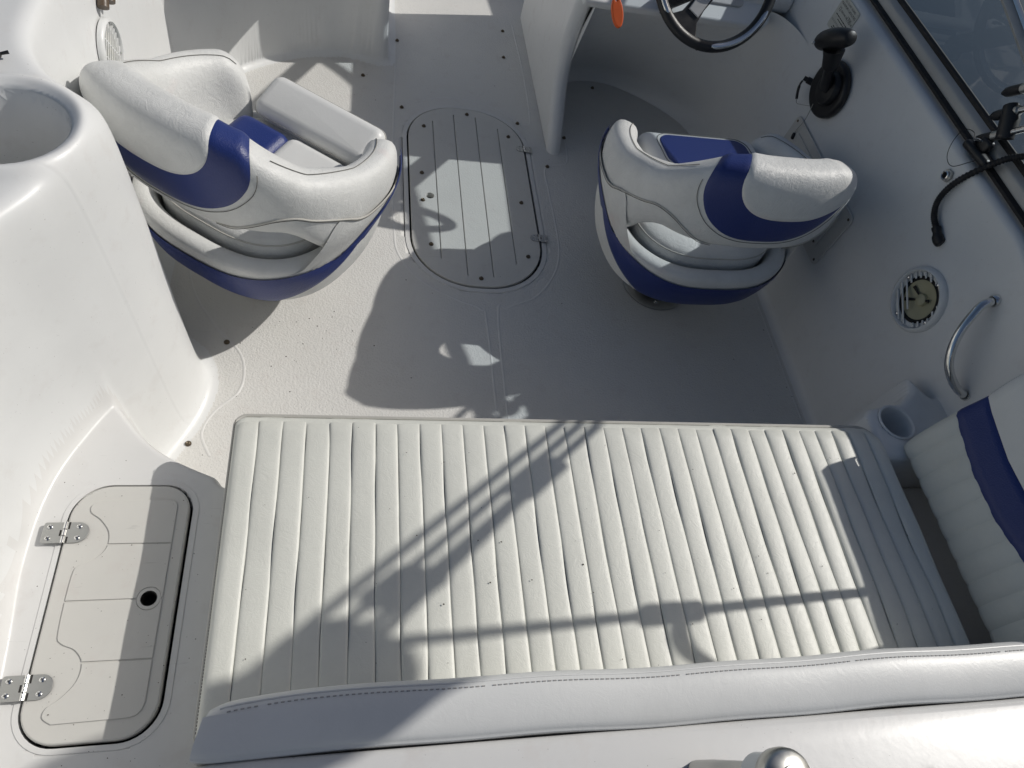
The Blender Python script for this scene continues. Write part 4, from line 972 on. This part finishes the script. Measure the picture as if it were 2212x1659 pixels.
# rear strut and its strap
mk('strut_tube', *tube([mo @ Vector((1.43, 0.395, 0.70)), mo @ Vector((1.42, 0.592, 1.53))], 0.0092, 14), M['steel'], bm)
mk('strut_foot', *rounded_box(0.035, 0.07, 0.03, 0.01, 3, mo @ Matrix.Translation((1.43, 0.395, 0.685))), M['black'], bm)
mk('strut_jaw', *tube([mo @ Vector((1.42, 0.485, 1.09)), mo @ Vector((1.42, 0.508, 1.175))], 0.019, 12), M['black'], bm)
mk('strap', *tube([mo @ p for p in smooth_path([(1.42, 0.495, 1.12), (1.425, 0.455, 1.135), (1.43, 0.415, 1.12), (1.43, 0.37, 1.06), (1.43, 0.335, 0.95), (1.43, 0.32, 0.80)], 5)], (0.020, 0.003), 8), M['canvas'], bm)
mk('bow_clamp', *tube([mo @ Vector((1.425, 0.835, 1.285)), mo @ Vector((1.422, 0.790, 1.345))], (0.026, 0.024), 12), M['black'], bm)
mk('bow_clamp', *tube([mo @ Vector((1.425, 0.690, 1.50)), mo @ Vector((1.422, 0.660, 1.55))], (0.045, 0.024), 12), M['black'], bm)
# rolled canvas boot on the bows
cb = thing('canvas_boot', 'rolled navy canvas boot along the bimini bows overhead', 'canvas', (1.40, 0.52, 1.75))
mo2 = Matrix.Translation((-1.40, -0.52, -1.75))
bt_ = smooth_path([(1.42, 0.590, 1.57), (1.42, 0.550, 1.66), (1.405, 0.515, 1.78), (1.35, 0.44, 1.92), (1.20, 0.39, 2.04), (0.95, 0.35, 2.11), (0.4, 0.33, 2.14), (-0.2, 0.35, 2.11), (-0.46, 0.40, 2.02), (-0.57, 0.52, 1.84)], 6)
mk('boot', *tube([mo2 @ p for p in bt_], [0.050] + [0.080 + 0.008 * math.sin(i * 0.8) for i in range(len(bt_) - 2)] + [0.05], 18), M['canvas'], cb)

# ------------------------------------------------------------------ dashboard, steering wheel, key float
dm = frame((1.02, 2.115, 0.53), (1, 0.03, 0), (0, 0.80, 0.42))
da = plate('dashboard', [rrect(-0.345, -0.02, 0.30, 0.24, (0.03, 0.02, 0.01, 0.045), 6)], -0.02, 0.012, M['gel'], boat, dm, 0.008, 3)
plate('dash_panel', [rrect(-0.10, 0.035, 0.20, 0.22, 0.02, 5)], 0.012, 0.018, M['dash'], da, None, 0.004, 2)
plate('dash_screen', [rrect(-0.075, 0.055, 0.17, 0.20, 0.012, 5)], 0.018, 0.020, M['screen'], da, None, 0.001, 1)
mk('gauge', *lathe([(0.03, 0.012), (0.03, 0.018), (0.026, 0.02), (0.0, 0.018)], 30, Matrix.Translation((-0.24, 0.11, 0))), M['black'], da)
sw = thing('steering_wheel', 'black steering wheel with silver rim inlays', 'steering wheel')
wm = frame((0.957, 1.885, 0.748), (1, 0.02, 0), (0, 0.62, 0.78)); sw.matrix_world = wm
RW = 0.172
mk('rim', *tube([(RW * math.cos(a), RW * math.sin(a), 0) for a in np.linspace(0, 2 * math.pi, 73)[:-1]], (0.0155, 0.0135), 14, closed=True, flat=(0, 0, 1)), M['black'], sw)
for a0, a1 in ((-88, -22), (172, 218), (30, 110)):
    pth = [(RW * math.cos(R_(a)), RW * math.sin(R_(a)), 0.0115) for a in np.linspace(a0, a1, 26)]
    mk('rim_inlay', *tube(pth, [(0.0075 * min(1, 0.45 + min(i, 25 - i) * 0.4), 0.0042) for i in range(26)], 10, flat=(0, 0, 1)), M['steel'], sw)
for an in (-122, 20, 140):
    ca, sa = math.cos(R_(an)), math.sin(R_(an)); o = []
    for r_, w_ in ((0.035, 0.026), (0.09, 0.022), (0.125, 0.026), (0.150, 0.045), (0.172, 0.075)): o.append((r_, w_))
    lp = [(r_ * ca - w_ / 1.0 * sa * 1, r_ * sa + w_ * ca) for r_, w_ in o] + [(r_ * ca + w_ * sa, r_ * sa - w_ * ca) for r_, w_ in reversed(o)]
    plate('spoke', [lp], -0.009, 0.007, M['black'], sw, None, 0.003, 2)
    lp = [(r_ * ca - w_ * sa, r_ * sa + w_ * ca) for r_, w_ in ((0.03, 0.018), (0.115, 0.018))] + [(r_ * ca + w_ * sa, r_ * sa - w_ * ca) for r_, w_ in ((0.115, 0.018), (0.03, 0.018))]
    plate('spoke_cover', [lp], 0.005, 0.011, M['dash'], sw, None, 0.002, 2)
mk('hub', *lathe([(0.05, -0.01), (0.05, 0.014), (0.042, 0.024), (0.02, 0.028), (0, 0.028)], 32), M['black'], sw)
mk('column', *lathe([(0.03, -0.40), (0.03, -0.02), (0.045, -0.01)], 20), M['black'], sw)
kf = thing('key_float', 'orange foam key float hanging from the dashboard', 'key float', (0.735, 1.995, 0.60))
elp = [(0.0165 * math.cos(a), 0.041 * math.sin(a)) for a in np.linspace(0, 2 * math.pi, 37)[:-1]]
plate('float', [elp, circle(0, 0.031, 0.0035, 12)], -0.008, 0.008, M['orange'], kf, frame((-0.006, -0.065, -0.012), (0.96, 0.12, 0.25), (0.10, 0.62, 0.78)), 0.003, 2)
mk('key_ring', *tube([(0.001 * i + 0.0, -0.038 + 0.007 * i, 0.012 + 0.007 * i) for i in range(7)], 0.0022, 8), M['orange'], kf)

# ------------------------------------------------------------------ port side odds
hk = thing('deck_hook', 'small black hook lying on the port coaming', 'hook', (-0.556, 1.12, 0.762))
mk('hook', *tube(smooth_path([(-0.03, 0.012, 0.004), (-0.008, 0.010, 0.006), (0.004, 0.0, 0.008), (-0.004, -0.012, 0.006), (-0.03, -0.012, 0.004)], 6), 0.0038, 8), M['black'], hk)
mk('hook_tip', *tube([(0.002, 0.002, 0.008), (0.016, 0.008, 0.010)], [0.0022, 0.003], 8), M['black'], hk)
sh_ = thing('brown_shaft', 'brown grooved shaft tucked against the port wall', 'shaft', (-0.532, 1.60, 0.66))
for o_y in (0.0, 0.024): mk('shaft', *tube([(0.012 + o_y * .3, -0.055 + o_y, -0.045), (0.0 + o_y * .3, 0.10 + o_y, 0.07), (-0.01, 0.3 + o_y, 0.14)], 0.012, 12), M['wood'], sh_)

# tow pylon end close to the camera
tp = thing('tow_pylon', 'steel pylon end with a cross-head screw above the engine cover', 'pylon', (0.46, 0.0, 0.55))
c0 = Vector((0.505, 0.013, 0.735)); ax = Vector((0.06, -0.12, 1.0)).normalized(); mo = Matrix.Translation((-0.46, 0.0, -0.55))
mm = mo @ axis_m(c0, ax)
mk('end_cap', *lathe([(0.030, -0.012), (0.0335, -0.010), (0.0345, 0.0), (0.0335, 0.008), (0.029, 0.013), (0.016, 0.0155), (0.0155, 0.0175), (0.0125, 0.0180), (0.0115, 0.0150), (0.0, 0.0148)], 48, mm), M['brushed'], tp, sharp=60)
a, b = MB(), MB(); screw_head(a, b, mm @ Matrix.Translation((0, 0, 0.0148)), 0.0100); a.build('screw', M['steel'], tp); b.build('screw_slot', M['dark'], tp)
mk('collar', *lathe([(0.026, -0.05), (0.0285, -0.047), (0.0285, -0.014), (0.026, -0.012)], 40, mm), M['white_plastic'], tp)
low = c0 - ax * 0.05
mk('post', *tube([mo @ low, mo @ (low - ax * 0.10), mo @ Vector((0.488, 0.035, 0.54))], 0.018, 18), M['brushed'], tp)
mk('side_rod', *tube([mo @ (low + ax * 0.008), mo @ Vector((0.44, 0.012, 0.685)), mo @ Vector((0.36, 0.004, 0.68))], 0.009, 14), M['brushed'], tp)

# ------------------------------------------------------------------ grit and crumbs lying about
def zfloor(x, y):
    return float(Z[np.argmin(abs(gy - y)), np.argmin(abs(gx - x))])
mb = MB(); cnt = 0
def crumb(x, y, z, s):
    n = 5; a0 = random.random() * 6; h = s * 0.35
    ring = [(x + s * (0.6 + 0.5 * random.random()) * math.cos(a0 + 2 * math.pi * i / n), y + s * (0.5 + 0.5 * random.random()) * math.sin(a0 + 2 * math.pi * i / n), z) for i in range(n)]
    mb.add(ring + [(x, y, z + h)], [(i, (i + 1) % n, n) for i in range(n)])
for _ in range(160):
    r = random.random()
    if r < 0.35: x, y = random.gauss(-0.14, 0.10), random.gauss(1.14, 0.07)
    elif r < 0.6: x, y = 1.335 - abs(random.gauss(0, 0.07)), random.uniform(0.95, 1.6)
    elif r < 0.75: x, y = random.uniform(-0.05, 0.08), random.uniform(1.9, 2.45)
    else: x, y = random.uniform(-0.3, 1.33), random.uniform(0.85, 2.6)
    z = zfloor(x, y)
    if abs(z) < 0.003: crumb(x, y, z + 0.0004, random.choice((0.0006, 0.0007, 0.0009, 0.0011, 0.0014, 0.0024)))
tag(mb.build('floor_grit', M['grit']), 'dark grit and crumbs scattered over the cockpit floor', 'grit', kind='stuff')
mb = MB()
for _ in range(60):
    x, y = random.uniform(bx0 + .03, bx1 - .03), random.uniform(0.2, by1 - .03); crumb(x, y, ZT + 0.0012, random.choice((0.0008, 0.001, 0.0014, 0.002)))
for _ in range(26):
    x, y = random.uniform(0.05, 0.9), random.uniform(-0.01, 0.06); crumb(x, y, 0.549, random.choice((0.0008, 0.0012, 0.0022)))
for _ in range(60):
    x, y = random.uniform(-0.49, -0.22), random.uniform(0.1, 0.66); crumb(x, y, 0.289, random.choice((0.0007, 0.0009, 0.0012)))
tag(mb.build('seat_grit', M['grit']), 'dark crumbs scattered over the bench cushion and deck', 'grit', kind='stuff')
